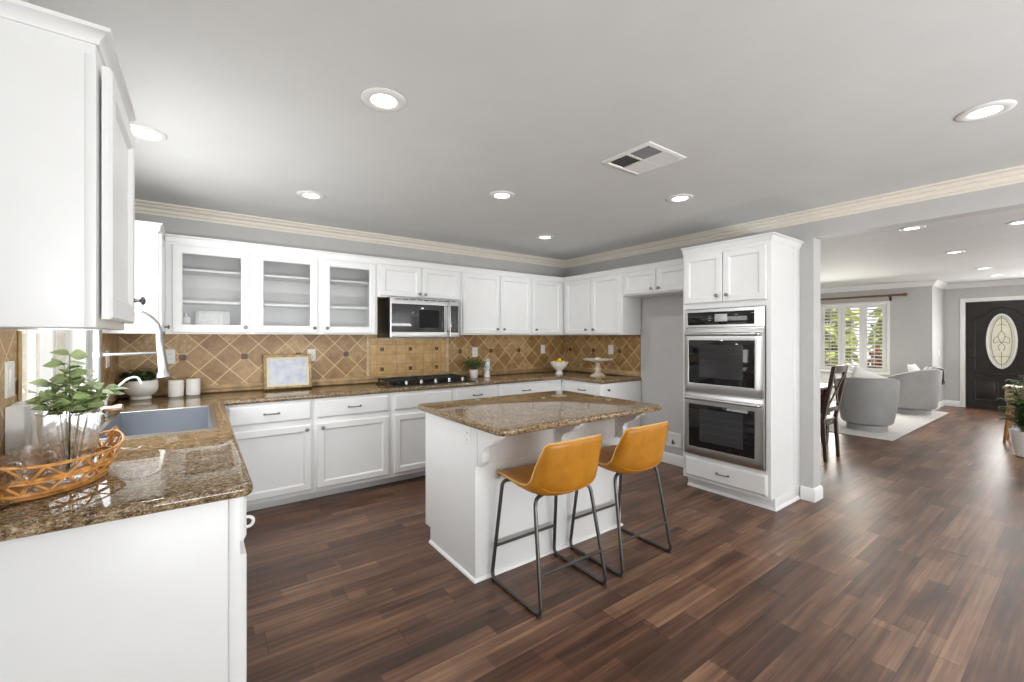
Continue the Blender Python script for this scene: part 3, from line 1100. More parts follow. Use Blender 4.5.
def base_unit(label, fr, a0, a1, depth, fronts, loc, kick=.15, hollow=False):
    t = thing('base_cabinet', label, 'kitchen cabinet', loc)
    cm = MB(fr)
    if hollow:
        cm.box(a0 + .0005, a1 - .0005, BB, .70, -depth, 0, .002)
        for q0, q1, c0_, c1_ in ((a0 + .0005, a0 + .02, -depth, 0), (a1 - .02, a1 - .0005, -depth, 0), (a0 + .02, a1 - .02, -.0185, 0)):
            cm.box(q0, q1, .70, BT, c0_, c1_)
    else:
        cm.box(a0 + .0005, a1 - .0005, BB, BT, -depth, 0, .002)
    cm.build('carcass', M['cab'], t)
    MB(fr).box(a0 + .0005, a1 - .0005, 0.002, BB, -depth + .001, -kick, .001).build('toe_kick', M['cab'], t)
    for f in fronts:
        if f[0] == 'd': door(t, fr, *f[1:5], f[5])
        else: drawer(t, fr, *f[1:5], handle=f[0] == 'w')
    return t


ZD0, ZD1, ZW0, ZW1 = .135, .667, .712, .857
base_unit('base cabinet in the inner corner beside the sink run, drawer over one wide door', FBB, .152, .763, .605, [('w', .170, .741, ZW0, ZW1), ('d', .170, .741, ZD0, ZD1, (.705, .632))], (.46, 4.1, 0))
base_unit('base cabinet under the framed picture, one drawer over one door', FBB, .763, 1.415, .605, [('w', .786, 1.386, ZW0, ZW1), ('d', .786, 1.386, ZD0, ZD1, (.825, .632))], (1.09, 4.1, 0))
base_unit('base cabinet below the gas cooktop, partly behind the island end', FBB, 1.415, 2.050, .605, [('f', 1.442, 2.028, ZW0, ZW1), ('d', 1.442, 2.028, ZD0, ZD1, (1.99, .632))], (1.73, 4.1, 0))
base_unit('base cabinet below the herb pot, only its plain drawer front showing over the island', FBB, 2.050, 2.607, .605, [('w', 2.073, 2.581, ZW0, ZW1), ('d', 2.073, 2.581, ZD0, ZD1, (2.11, .632))], (2.33, 4.1, 0))
base_unit('base cabinet near the far corner, its drawer pull just showing over the island', FBB, 2.607, 3.514, .605, [('w', 2.633, 3.30, ZW0, ZW1), ('d', 2.633, 3.30, ZD0, ZD1, (2.67, .632))], (3.05, 4.1, 0))
FRB = face_right(3.515)
t = base_unit('end base cabinet below the cake stand, with a blank side panel to the fridge alcove', FRB, -3.8145, -3.148, .632, [('w', -3.74, -3.17, ZW0, ZW1), ('d', -3.74, -3.17, ZD0, ZD1, (-3.21, .632))], (3.83, 3.45, 0))
knob(t, face_back(3.148), 3.58, .806, 0)
# left run (a = Y)
FLB = face_left(.107)
t = base_unit('white base cabinet nearest the camera, its wide blank end panel facing out', FLB, 1.640, 2.255, .603, [('f', 1.665, 2.235, ZW0, ZW1), ('d', 1.665, 2.235, ZD0, ZD1, None)], (-.2, 1.95, 0), kick=.08)
m = MB(FLB)
m.tube([(1.735, .745 + .017 * math.sin(2 * PI * k / 16), DT + .008 + .017 * math.cos(2 * PI * k / 16)) for k in range(16)], .0055, 8, closed=True)
m.cyl((1.735, .745, DT - .002), (1.735, .745, DT + .004), .011, 12)
tag(m.build('ring_pull', M['plastic'], t), 'white ring pull')
MB(face_back(1.640)).box(-.506, .105, .004, BT - .002, 0.0, .004, .0015).build('end_panel', M['cab'], t)
MB(face_back(1.636)).box(.076, .107, .004, BT - .002, 0, .006, .002).build('end_stile', M['cab'], t)
base_unit('white sink base cabinet under the steel sink, seen edge-on', FLB, 2.620, 3.575, .603, [('f', 2.65, 3.55, ZW0, ZW1), ('d', 2.65, 3.09, ZD0, ZD1, (3.05, .632)), ('d', 3.11, 3.55, ZD0, ZD1, (3.15, .632))], (-.2, 3.1, 0), kick=.08, hollow=True)
base_unit('narrow white base cabinet between the end unit and the sink base, seen edge-on', FLB, 2.255, 2.620, .603, [('w', 2.275, 2.60, ZW0, ZW1), ('d', 2.275, 2.60, ZD0, ZD1, (2.57, .632))], (-.2, 2.44, 0), kick=.08)

# ------------------------------------------------------------------ worktop and tiles
SX0, SX1, SY0, SY1 = -.415, .075, 2.655, 3.555
mb = MB()
cells(mb, [XL + .001, SX0 + .02, SX1 - .02, .142, 3.493, XR - .001], [1.594, SY0 + .02, 3.146, SY1 - .02, 3.79, YB - .001],
      lambda x, y: (x < .142 or y > 3.79 or (x > 3.493 and y > 3.146)) and not (SX0 + .02 < x < SX1 - .02 and SY0 + .02 < y < SY1 - .02),
      .8745, .914, bev=.014, seg=3, round_xy=[(.142, 1.594), (3.493, 3.146)], round_r=.035)
tag(mb.build('granite_worktop', M['granite']), 'polished brown granite worktop running around three walls of the kitchen', 'worktop')

TB = 1.4045
tb = thing('tile_backsplash', 'diagonal tan tile backsplash along the back wall, behind the picture and the cooktop', 'backsplash', (1.8, 4.425, .914))
for x0, x1 in ((XL + .0115, 1.378), (2.318, XR - .0115)):
    MB().box(x0, x1, YB - .010, YB - .0005, .976, TB).build('tile_field', M['tile_back'], tb, smooth=0)
MB().box(1.416, 2.280, YB - .012, YB - .0005, .976, 1.769).build('cooktop_inset', M['tile_small'], tb, smooth=0)
for x in (1.378, 2.281):
    MB().box(x, x + .037, YB - .024, YB - .0005, .976, TB, .006).build('upright_rail', M['tilelight'], tb)
MB().box(1.416, 2.280, YB - .024, YB - .012, 1.345, 1.374, .005).build('top_rail', M['tilelight'], tb)
MB().box(XL + .0115, XR - .0115, YB - .020, YB - .0005, .9145, .936, .003).build('bottom_strip', M['tilebrown'], tb)
MB().box(XL + .0115, XR - .0115, YB - .0165, YB - .0005, .9365, .9755, .005).build('liner_rail', M['tilebrown'], tb)
tb = thing('tile_backsplash', 'short diagonal tan tile backsplash behind the cake stand', 'backsplash', (4.155, 3.8, .914))
MB().box(XR - .0105, XR - .0005, 3.160, YB - .0205, .976, TB).build('tile_field', M['tile_right'], tb, smooth=0)
MB().box(XR - .0165, XR - .0005, 3.160, YB - .0205, .9145, .9755, .005).build('liner_rail', M['tilebrown'], tb)
tb = thing('tile_backsplash', 'tan tile facing around the kitchen window', 'backsplash', (XL + .005, 2.9, .914))
for y0, y1 in ((1.62, KW[0] - .035), (KW[1] + .035, YB - .021)):
    MB(face_left(XL)).box(y0, y1, .976, 1.404, .0005, .0105).build('tile_field', M['tile_left'], tb, smooth=0)
MB(face_left(XL)).box(1.62, YB - .021, .9145, .9755, .0005, .0165, .005).build('liner_rail', M['tilebrown'], tb)
for y in (KW[0] - .052, KW[1] + .034):
    MB(face_left(XL)).box(y, y + .018, KW[2] - .03, 1.404, .0107, .018, .003).build('edge_strip', M['tilebrown'], tb)

# ------------------------------------------------------------------ island
IX0, IX1, IY0, IY1 = 1.258, 2.500, 2.080, 2.735
isl = thing('kitchen_island', 'white kitchen island base with scrolled corbels behind the two tan stools', 'kitchen island', ((IX0 + IX1) / 2, 2.4, 0))
m = MB(Frame((IX0, 0, 0), (0, 1, 0), (0, 0, 1), (1, 0, 0)))
m.prism([(IY0, .002), (IY1 - .075, .002), (IY1 - .075, .10), (IY1, .10), (IY1, BT), (IY0, BT)], 0, IX1 - IX0)
m.build('body', M['cab'], isl)
FI = face_back(IY0)
for x in (IX0, (IX0 + IX1) / 2 - .03, IX1 - .06):
    MB(FI).box(x, x + .06, .655, BT - .002, 0, .010, .002).build('stile', M['cab'], isl)
MB(FI).box(IX0, IX1, .012, .655, -.0, .0035, .0015).build('back_panel', M['cab'], isl)
MB(FI).box(IX0 + .06, IX1 - .06, .79, BT - .002, 0, .006, .002).build('apron', M['cab'], isl)
cor = [(0, .655), (.030, .655), (.040, .668), (.058, .688), (.060, .715), (.052, .74), (.066, .766), (.108, .785), (.146, .800), (.170, .822), (.182, .840), (.212, .844), (.222, .858), (.222, BT - .001), (0, BT - .001)]
for x in (IX0 + .008, (IX0 + IX1) / 2 - .022, IX1 - .052):
    m = MB(Frame((x, IY0 - .010, 0), (0, -1, 0), (0, 0, 1), (1, 0, 0)))
    m.prism(cor, 0, .044)
    bmesh.ops.bevel(m.bm, geom=[e for e in m.bm.edges if len(e.link_faces) == 2 and any(len(f.verts) > 6 for f in e.link_faces)], offset=.004, segments=2, profile=.5, affect='EDGES')
    m.build('corbel', M['cab'], isl)
sh = [(0, .001), (.014, .001), (.012, .010), (.006, .016), (0, .018)]
m = MB()
m.rings([[(x + nx * o, y + ny * o, z) for o, z in sh] for x, y, nx, ny in [(IX0, IY1 - .076, -1, 0), (IX0, IY0 - .0035, -1, -1), (IX1, IY0 - .0035, 1, -1), (IX1, IY1 - .076, 1, 0)]])
m.build('shoe_moulding', M['trimw'], isl)
FIR = face_back(IY1)
for k in range(2):
    x0 = IX0 + .03 + k * .6
    fr = Frame((0, IY1, 0), (-1, 0, 0), (0, 0, 1), (0, 1, 0))
    door(isl, fr, -(x0 + .57), -x0, ZD0, ZD1, (-(x0 + .05), .6))
    drawer(isl, fr, -(x0 + .57), -x0, ZW0, ZW1)
mb = MB()
cells(mb, [1.222, 2.592], [1.775, 2.82], lambda x, y: True, .8745, .914, bev=.016, seg=4, round_xy=[(1.222, 1.775), (2.592, 1.775), (1.222, 2.82), (2.592, 2.82)], round_r=.04)
tag(mb.build('island_worktop', M['granite']), 'rectangular brown granite slab lying on the white island', 'worktop')

# ------------------------------------------------------------------ oven tower
OX, OY0, OY1 = 3.622, 1.522, 2.278
FO = face_right(OX)
t = thing('oven_cabinet', 'tall white cabinet housing the double oven, two doors above and a drawer below', 'oven cabinet', (3.89, 1.9, 0))
m = MB(FO)
# hollow front where the oven sits
cells(m, [-OY1, -2.25, -1.56, -OY0], [.10, .318, 1.632, 2.155], lambda x, y: not (-2.25 < x < -1.56 and .318 < y < 1.632), -.06, 0)
m.box(-OY1, -OY0, .10, 2.155, -(XR - OX) + .001, -.06)
m.build('carcass', M['cab'], t, smooth=0)
MB(face_back(OY0)).box(4.04, XR - .001, .11, 2.15, -.0, .004, .0015).build('side_scribe', M['cab'], t)
MB(FO).box(-OY1 + .004, -OY0 - .002, .002, .10, -(XR - OX) + .002, -.075, .001).build('toe_kick', M['cab'], t)
m = MB()
m.rings([[(x + nx * o, y + ny * o, z) for o, z in [(0, .001), (.014, .001), (.012, .012), (.006, .020), (0, .024)]] for x, y, nx, ny in [(OX + .075, OY1 - .004, -1, 0), (OX + .075, OY0 + .002, -1, -1), (XR - .016, OY0 + .002, 0, -1)]])
m.build('shoe_moulding', M['trimw'], t)
flare('crown_moulding', FO, -OY1, -OY0, 2.14, 2.195, .035, t, right=True, depth=XR - OX - .001)
door(t, FO, -2.258, -1.905, 1.682, 2.112, (-1.945, 1.738))
door(t, FO, -1.897, -1.552, 1.682, 2.112, (-1.857, 1.738))
drawer(t, FO, -2.250, -1.548, .125, .290)

ov_ = thing('double_oven', 'stainless steel double wall oven built into the tall white cabinet', 'oven', (OX, 1.905, .32))
A0, A1 = -2.248, -1.562
m = MB(FO)
m.box(A0 + .01, A1 - .01, .325, 1.625, -.055, -.001, 0)
m.build('housing', M['steel'], ov_)
m = MB(FO)
m.rect_loft(A0, A1, 1.465, 1.628, [(0, .0), (0, .018), (.004, .022), (.01, .022)])
cp = m.build('control_panel', M['steel'], ov_)
MB(FO).box(A0 + .03, A1 - .075, 1.487, 1.600, .020, .0245, .002).build('touch_panel', M['blackglass'], cp)
MB(FO).box(-1.965, -1.855, 1.515, 1.578, .0238, .0256, .001).build('display', M['screen'], cp)
m = MB(FO)
for i in range(3):
    for j in range(2):
        m.box(-2.02 + .014 * j, -2.012 + .014 * j, 1.522 + .018 * i, 1.527 + .018 * i, .024, .0256)
m.build('touch_keys', M['screen'], cp)


def oven_door(z0, z1):
    m = MB(FO)
    wa0, wa1, wz0, wz1 = A0 + .045, A1 - .072, z0 + .075, z1 - .10
    cells(m, [A0, wa0, wa1, A1], [z0, wz0, wz1, z1], lambda x, y: not (wa0 < x < wa1 and wz0 < y < wz1), .002, .030, bev=.004, seg=2)
    d = m.build('oven_door', M['steel'], ov_)
    MB(FO).box(wa0 - .004, wa1 + .004, wz0 - .004, wz1 + .004, .006, .0285, .001).build('window', M['blackglass'], d)
    m = MB(FO)
    ia0, ia1, iz0, iz1 = wa0 + .10, wa1 - .09, wz0 + .055, wz1 - .035
    m.rect_loft(ia0, ia1, iz0, iz1, [(0, .0280), (0, .0290), (.004, .0290)])
    m.build('inner_glass', M['ovencav'], d)
    m = MB(FO)
    for q in range(3):
        z = iz0 + (iz1 - iz0) * (.3 + .22 * q)
        m.cyl((ia0 + .01, z, .0290), (ia1 - .01, z, .0290), .0012, 6)
    m.build('oven_rack', M['gun'], d)
    m = MB(FO)
    hz = z1 - .045
    m.tube(round_path([(A0 + .03, hz, .025), (A0 + .03, hz, .066), (A1 - .03, hz, .066), (A1 - .03, hz, .025)], .03, 6), .0145, 12)
    m.build('handle', M['steel'], d)


oven_door(.895, 1.452)
oven_door(.328, .882)

# recessed water box and paint patch in the fridge alcove
wb = thing('recessed_wall_box', 'white recessed water outlet box low on the fridge alcove wall', 'wall box', (XR, 2.73, .27))
m = MB(face_right(XR))
m.rect_loft(-2.825, -2.635, .19, .345, [(0, .0005), (0, .008), (.004, .011), (.026, .011), (.030, .004), (.030, .0008)])
m.build('box_frame', M['plastic'], wb)
m = MB(face_right(XR))
m.cyl((-2.73, .235, .001), (-2.73, .235, .022), .012, 10)
m.tube([(-2.73, .235, .018), (-2.73, .255, .020), (-2.73, .27, .02)], .007, 8)
m.build('valve', M['nickel'], wb)


# ================================================================== appliances and plumbing
mw = thing('microwave', 'stainless over-the-range microwave hanging above the gas cooktop', 'microwave', (1.87, 4.2, 1.375))
FM = face_back(4.05)
MX0, MX1, MZ0, MZ1 = 1.482, 2.248, 1.376, 1.767
MB(FM).box(MX0 + .002, MX1 - .002, MZ0, MZ1, -.363, 0, .003).build('housing', M['black'], mw)
m = MB(FM)
cells(m, [MX0, MX0 + .016, 2.062, MX1 - .125], [MZ0, 1.432, 1.706, MZ1], lambda x, y: not (MX0 + .016 < x < 2.062 and 1.432 < y < 1.706), .001, .030, bev=.004, seg=2)
d = m.build('door', M['steel'], mw)
MB(FM).box(MX0 + .012, 2.066, 1.428, 1.710, .006, .0275, .001).build('window', M['mwglass'], d)
MB(FM).rect_loft(MX0 + .30, 2.00, 1.475, 1.655, [(0, .0275), (0, .0284), (.003, .0284)]).build('window_mesh', M['blackglass'], d)
m = MB(FM)
m.tube(round_path([(2.088, 1.442, .028), (2.088, 1.442, .062), (2.088, 1.57, .068), (2.088, 1.698, .062), (2.088, 1.698, .028)], .02, 5), .011, 10)
m.build('handle', M['steel'], d)
m = MB(FM)
cells(m, [MX1 - .123, MX1 - .118, MX1 - .022, MX1], [MZ0, 1.425, 1.712, MZ1], lambda x, y: True, .001, .029, bev=.004, seg=2)
cpn = m.build('control_panel', M['steel'], mw)
MB(FM).box(MX1 - .116, MX1 - .024, 1.428, 1.710, .027, .0305, .001).build('keypad', M['mwglass'], cpn)
m = MB(FM)
for i in range(6):
    for j in range(3):
        m.box(MX1 - .105 + .027 * j, MX1 - .088 + .027 * j, 1.45 + .029 * i, 1.464 + .029 * i, .030, .0312)
m.box(MX1 - .104, MX1 - .036, 1.655, 1.690, .030, .0312)
m.build('keys', M['ovencav'], cpn)
m = MB(FM)
for k in range(9):
    m.box(MX0 + .05 + .075 * k, MX0 + .11 + .075 * k, MZ1 - .020, MZ1 - .012, .0295, .0306)
m.build('vent_slots', M['black'], d)

ct = thing('gas_cooktop', 'black five-burner gas cooktop set into the granite below the microwave', 'cooktop', (1.9, 4.1, .9145))
CX0, CX1, CY0, CY1 = 1.455, 2.345, 3.865, 4.365
m = MB()
m.rect_loft(CX0, CX1, CY0, CY1, [(0, .9145), (0, .919), (.006, .924), (.016, .923), (.022, .9205)])
m.build('cooktop_plate', M['black'], ct)
burn = [(1.61, 4.11, .045), (1.61, 4.27, .035), (1.90, 4.19, .058), (2.19, 4.27, .045), (2.19, 4.11, .035)]
for x, y, r in burn:
    MB().lathe([(0, .920), (r * 1.25, .920), (r * 1.25, .926), (r, .932), (r, .938), (r * .95, .941), (r * .2, .943), (0, .943)], (x, y, 0), 18).build('burner', M['iron'], ct)
for gx0, gx1, gy0 in ((1.475, 1.745, 4.02), (1.760, 2.040, 4.02), (2.055, 2.325, 4.02)):
    m = MB()
    zt0, zt1 = .948, .962
    gy1 = 4.345
    for a in (gx0, gx1 - .014):
        m.box(a, a + .014, gy0, gy1, zt0, zt1, .003)
    for b in (gy0, (gy0 + gy1) / 2 - .007, gy1 - .014):
        m.box(gx0 + .014, gx1 - .014, b, b + .014, zt0, zt1, .003)
    cxm = (gx0 + gx1) / 2
    m.box(cxm - .006, cxm + .006, gy0 + .014, gy1 - .014, zt0 + .001, zt1 + .003, .003)
    for b in (.28, .72):
        y = gy0 + (gy1 - gy0) * b
        m.box(gx0 + .014, gx1 - .014, y - .006, y + .006, zt0 + .001, zt1 + .003, .003)
    for a in (gx0, gx1 - .014):
        for b in (gy0, gy1 - .014):
            m.box(a, a + .014, b, b + .014, .921, zt0 + .002, .002)
    m.build('grate', M['iron'], ct)
for k in range(5):
    x = 1.62 + k * .155
    m = MB()
    m.lathe([(0, .9215), (.019, .9215), (.020, .926), (.017, .931), (.017, .954), (.015, .957), (0, .957)], (x, 3.955, 0), 16)
    m.box(x - .003, x + .003, 3.94, 3.97, .955, .962, .001)
    m.build('knob', M['satin'], ct)

# sink
sk = thing('kitchen_sink', 'grey stainless steel kitchen sink set in the granite under the window', 'sink', ((SX0 + SX1) / 2, 3.1, .914))
m = MB()
hx0, hx1, hy0, hy1 = SX0 + .022, SX1 - .022, SY0 + .022, SY1 - .022
m.rings([[(SX0 + d, SY0 + d, z), (SX1 - d, SY0 + d, z), (SX1 - d, SY1 - d, z), (SX0 + d, SY1 - d, z)] for d, z in ((.0, .9143), (.002, .9195), (.024, .9205), (.027, .917), (.027, .9143))], cap0=False, cap1=False, loop=True)
m.build('rim', M['satin'], sk)
m = MB()
prof = [(.0, .9142), (.006, .9142), (.006, .76), (.012, .735), (.035, .722)]
m.rings([[(hx0 + d, hy0 + d, z), (hx1 - d, hy0 + d, z), (hx1 - d, hy1 - d, z), (hx0 + d, hy1 - d, z)] for d, z in prof] +
        [[(hx0 + d, hy0 + d, z), (hx1 - d, hy0 + d, z), (hx1 - d, hy1 - d, z), (hx0 + d, hy1 - d, z)] for d, z in ((.035, .716), (.008, .73), (.002, .76), (.0, .9135))], loop=False, cap0=False, cap1=False)
# floor of the basin
m.box(hx0 + .034, hx1 - .034, hy0 + .034, hy1 - .034, .716, .722)
m.build('basin', M['sinksteel'], sk)
MB().lathe([(0, .7225), (.045, .7225), (.045, .7255), (.036, .7265), (.03, .724), (0, .724)], ((hx0 + hx1) / 2, 3.1, 0), 20).build('drain', M['satin'], sk)

FX, FY = -.452, 3.25
fa = thing('kitchen_faucet', 'tall brushed steel pull-down faucet arching over the sink', 'faucet', (FX, FY, .9145))
m = MB()
m.lathe([(0, .9145), (.032, .9145), (.032, .922), (.024, .930), (.021, .94), (.021, 1.10), (.0175, 1.11), (.0175, 1.385), (0, 1.385)], (FX, FY, 0), 16)
m.build('column', M['satin'], fa)
m = MB()
ra = .132
arc = [(FX, FY, 1.38)] + [(FX + ra - ra * math.cos(t), FY, 1.395 + ra * math.sin(t)) for t in [PI * k / 18 for k in range(19)]]
HX = FX + 2 * ra
arc += [(HX, FY, 1.36)]
m.tube(arc, .017, 10)
m.build('spout_hose', M['satin'], fa)
m = MB()
p0, p1 = Vector((HX, FY, 1.375)), Vector((HX + .022, FY, 1.145))
ax = (p1 - p0)
m.tube([tuple(p0 + ax * t) for t in (0, .04, .3, .75, .86, .93, .985, 1)], [.016, .018, .020, .024, .026, .034, .035, .030], 14)
m.build('spray_head', M['satin'], fa)
m = MB()
m.tube([(FX, FY, 1.283), (HX + .004, FY, 1.288)], .008, 8)
m.lathe([(0, 1.27), (.023, 1.27), (.023, 1.297), (0, 1.297)], (FX, FY, 0), 14)
m.build('holder_arm', M['satin'], fa)
m = MB()
m.cyl((FX + .018, FY, .985), (FX + .075, FY - .01, .985), .014, 12)
m.cyl((FX + .075, FY - .01, .985), (FX + .105, FY - .015, .988), .019, 12)
m.build('lever_handle', M['copper'], fa)
ff = thing('filter_tap', 'small slim white filtered-water tap beside the tall faucet', 'tap', (-.44, 3.42, .9145))
m = MB()
m.lathe([(0, .9145), (.022, .9145), (.022, .922), (.012, .93), (.010, .985), (0, .985)], (-.44, 3.42, 0), 14)
m.build('base', M['satin'], ff)
m = MB()
m.tube(round_path([(-.44, 3.42, .97), (-.44, 3.42, 1.03), (-.345, 3.42, 1.135), (-.30, 3.42, 1.145), (-.282, 3.42, 1.10)], .03, 6), .0062, 8)
m.build('spout', M['plastic'], ff)
m = MB()
m.cyl((-.43, 3.42, .965), (-.39, 3.41, .975), .009, 10)
m.build('lever_handle', M['copper'], ff)
sd = thing('soap_dispenser', 'short steel soap pump on the sink deck behind the glass vase', 'soap dispenser', (-.455, 2.98, .9145))
m = MB()
m.lathe([(0, .9145), (.02, .9145), (.02, .92), (.012, .925), (.011, .965), (.016, .97), (.016, .985), (0, .985)], (-.455, 2.98, 0), 14)
m.build('body', M['satin'], sd)
MB().tube(round_path([(-.455, 2.98, .98), (-.455, 2.98, .995), (-.39, 2.98, .992), (-.385, 2.98, .98)], .012), .005, 8).build('nozzle', M['satin'], sd)


# ------------------------------------------------------------------ plates on the walls
def plate(name, label, cat, fr, a, b, kind='outlet', w=.072, h=.116):
    o = fr(a, b, 0)
    t = thing(name, label, cat, tuple(o))
    m = MB(fr)
    m.rect_loft(a - w / 2, a + w / 2, b - h / 2, b + h / 2, [(0, .0003), (0, .003), (.004, .006)])
    m.build('cover_plate', M['plastic'], t)
    if kind == 'outlet':
        for e in (-1, 1):
            q = MB(fr)
            q.rings([[(a + .0165 * x, b + e * .020 + .0145 * y, c) for x, y in ov] for c in (.0058, .0075)])
            s_ = q.build('socket', M['plastic'], t)
            q = MB(fr)
            for dx in (-.006, .006):
                q.box(a + dx - .0012, a + dx + .0012, b + e * .020 - .003, b + e * .020 + .006, .0074, .0079)
            q.build('slots', M['black'], s_)
    else:
        q = MB(fr)
        q.box(a - .017, a + .017, b - .033, b + .033, .0058, .0085, .001)
        q.build('rocker', M['plastic'], t)
    return t


FT = face_back(YB - .0105)
plate('wall_outlet', 'white outlet on the back tiles over the two white canisters', 'outlet', FT, -.190, 1.224, w=.066)
plate('wall_outlet', 'white outlet half hidden by the gilt framed picture', 'outlet', FT, .862, 1.21)
plate('wall_outlet', 'white outlet on the tiles directly above the herb pot', 'outlet', FT, 2.672, 1.20)
plate('light_switch', 'white rocker switch plate on the tiles above the lemon bowl', 'light switch', FT, 3.735, 1.218, 'switch')
plate('light_switch', 'white rocker switch plate on the tiles above the cake stand', 'light switch', face_right(XR - .0105), -3.60, 1.224, 'switch', w=.08)
plate('light_switch', 'white switch plate in the tiled corner behind the faucet arm', 'light switch', face_left(XL + .0105), 3.93, 1.235, 'switch', w=.12)
plate('light_switch', 'white switch plate on the tiles above the boxy white wall device', 'light switch', face_left(XL + .0105), 2.085, 1.245, 'switch')
plate('wall_outlet', 'small white outlet on the end panel of the island', 'outlet', Frame((IX0, 0, 0), (0, -1, 0), (0, 0, 1), (-1, 0, 0)), -2.158, .807, w=.055, h=.09)
plate('light_switch', 'white switch plate on the grey living room wall beside the armchair with the throw', 'light switch', face_back(1.86), 11.62, 1.07, 'switch', w=.12, h=.12)
wd = thing('wall_device', 'boxy white plastic device fixed to the tiles beside the window, below a switch plate', 'wall device', (XL + .011, 2.15, 1.05))
FLT = face_left(XL + .0105)
MB(FLT).box(2.10, 2.20, .985, 1.165, 0, .05, .008).build('case', M['plastic'], wd)
MB(FLT).box(2.045, 2.098, .975, 1.160, 0, .045, .006).build('side_pod', M['plastic'], wd)
MB(FLT).box(2.168, 2.182, 1.075, 1.10, .0495, .052, .001).build('indicator', M['rodwood'], wd)
MB(FLT).box(2.05, 2.12, .945, .985, .004, .035, .005).build('plug', M['plastic'], wd)

# ------------------------------------------------------------------ ceiling: vent and recessed lights
VX0, VX1, VY0, VY1 = 1.964, 2.314, 1.434, 1.78
vt = thing('ceiling_vent', 'square white four-way air vent in the grey ceiling', 'air vent', ((VX0 + VX1) / 2, (VY0 + VY1) / 2, ZC))
FC = Frame((0, 0, ZC), (1, 0, 0), (0, -1, 0), (0, 0, -1))   # looks down
m = MB(FC)
m.rect_loft(VX0, VX1, -VY1, -VY0, [(0, .0003), (0, .005), (.006, .009), (.026, .010), (.030, .004), (.030, .0003)], cap0=False, cap1=False, loop=True)
xm, ym = (VX0 + VX1) / 2, (VY0 + VY1) / 2
m.box(xm - .008, xm + .008, -VY1 + .03, -VY0 - .03, .0005, .008, .002)
m.box(VX0 + .03, xm - .008, -ym - .008, -ym + .008, .0005, .008, .002)
m.box(xm + .008, VX1 - .03, -ym - .008, -ym + .008, .0005, .008, .002)
m.build('vent_frame', M['plastic'], vt)
MB(FC).box(VX0 + .03, VX1 - .03, -VY1 + .03, -VY0 - .03, .0003, .0008).build('duct_shade_sheet', M['grate'], vt, smooth=0)  # dark sheet in place of a real hole, duct shade as colour
for qi, (x0, x1, y0, y1, mode) in enumerate(((VX0 + .03, xm - .008, VY0 + .03, ym - .008, 'open'), (VX0 + .03, xm - .008, ym + .008, VY1 - .03, 'half'), (xm + .008, VX1 - .03, VY0 + .03, ym - .008, 'shut'), (xm + .008, VX1 - .03, ym + .008, VY1 - .03, 'shut'))):
    m = MB(FC)
    n = 8
    for k in range(n):
        t0 = (k + .5) / n
        if mode == 'open':      # blades across x, tilted so that one looks past them into the duct
            xk = x0 + (x1 - x0) * t0
            m.rings([[(xk - .003, -y, .002), (xk + .001, -y, .007), (xk + .002, -y, .007), (xk - .002, -y, .002)] for y in (y0, y1)])
        elif mode == 'half':
            yk = y0 + (y1 - y0) * t0
            m.rings([[(x, -yk - .005, .002), (x, -yk + .003, .007), (x, -yk + .0045, .007), (x, -yk - .0035, .002)] for x in (x0, x1)])
        else:
            xk = x0 + (x1 - x0) * t0
            hw_ = (x1 - x0) / n * .62
            m.rings([[(xk - hw_, -y, .002), (xk + hw_, -y, .0075), (xk + hw_, -y, .0085), (xk - hw_, -y, .003)] for y in (y0, y1)])
    m.build('louvre', M['plastic'] if mode != 'open' else M['shade'], vt)  # open quarter's white blades coloured grey to suggest shade


def downlight(label, x, y, power, group=None):
    t = thing('recessed_light', label, 'ceiling light', (x, y, ZC), group=group)
    m = MB(Frame((x, y, ZC), (1, 0, 0), (0, -1, 0), (0, 0, -1)))
    cir = [(math.cos(2 * PI * k / 32), math.sin(2 * PI * k / 32)) for k in range(32)]
    m.rings([[(r * a, r * b, c) for a, b in cir] for r, c in ((.097, .0003), (.097, .004), (.092, .008), (.066, .010), (.056, .006), (.056, .0003))], cap0=False, cap1=False, loop=True)
    m.build('trim_ring', M['plastic'], t)
    m = MB(Frame((x, y, ZC), (1, 0, 0), (0, -1, 0), (0, 0, -1)))
    m.rings([[(r * a, r * b, c) for a, b in cir] for r, c in ((.0555, .0004), (.0555, .004), (.04, .0055), (.01, .006))])
    m.build('lens', M['lens'], t)
    L = lamp('recessed_lamp', 'AREA', (x, y, ZC - .014), (0, 0, 0), power, (.98, .99, 1), shape='DISK', size=.13, spread=R(170))
    return t


PW_ = 4.0
for lb, x, y in (('large recessed light in the ceiling between the near cabinet and the island', .666, 1.884),
                 ('recessed light half behind the upper cabinet nearest the camera', -.235, 2.915),
                 ('recessed light in front of the double glass-door cabinet', .673, 3.467),
                 ('recessed light above the back edge of the island, straight out from the tall wall cabinets', 1.824, 2.629),
                 ('small recessed light in the far corner, out from the corner cabinets', 2.958, 3.466),
                 ('recessed light beside the ceiling vent, in front of the oven cabinet', 2.958, 1.887),
                 ('recessed light by the wide opening, on the kitchen side of the crown moulding', 2.972, .319)):
    downlight(lb, x, y, PW_)
for lb, x, y in (('first recessed light past the wide opening, largest in the living room ceiling', 5.587, 1.08),
                 ('second recessed light past the wide opening, in the living room ceiling', 7.60, 1.075),
                 ('third recessed light past the wide opening, above the way to the front door', 9.738, 1.06),
                 ('recessed light in the living room ceiling just before the front door', 11.006, 1.055),
                 ('recessed light cut by the photo edge beneath the beam of the wide opening', 6.10, .43)):
    downlight(lb, x, y, PW_ * 1.3)


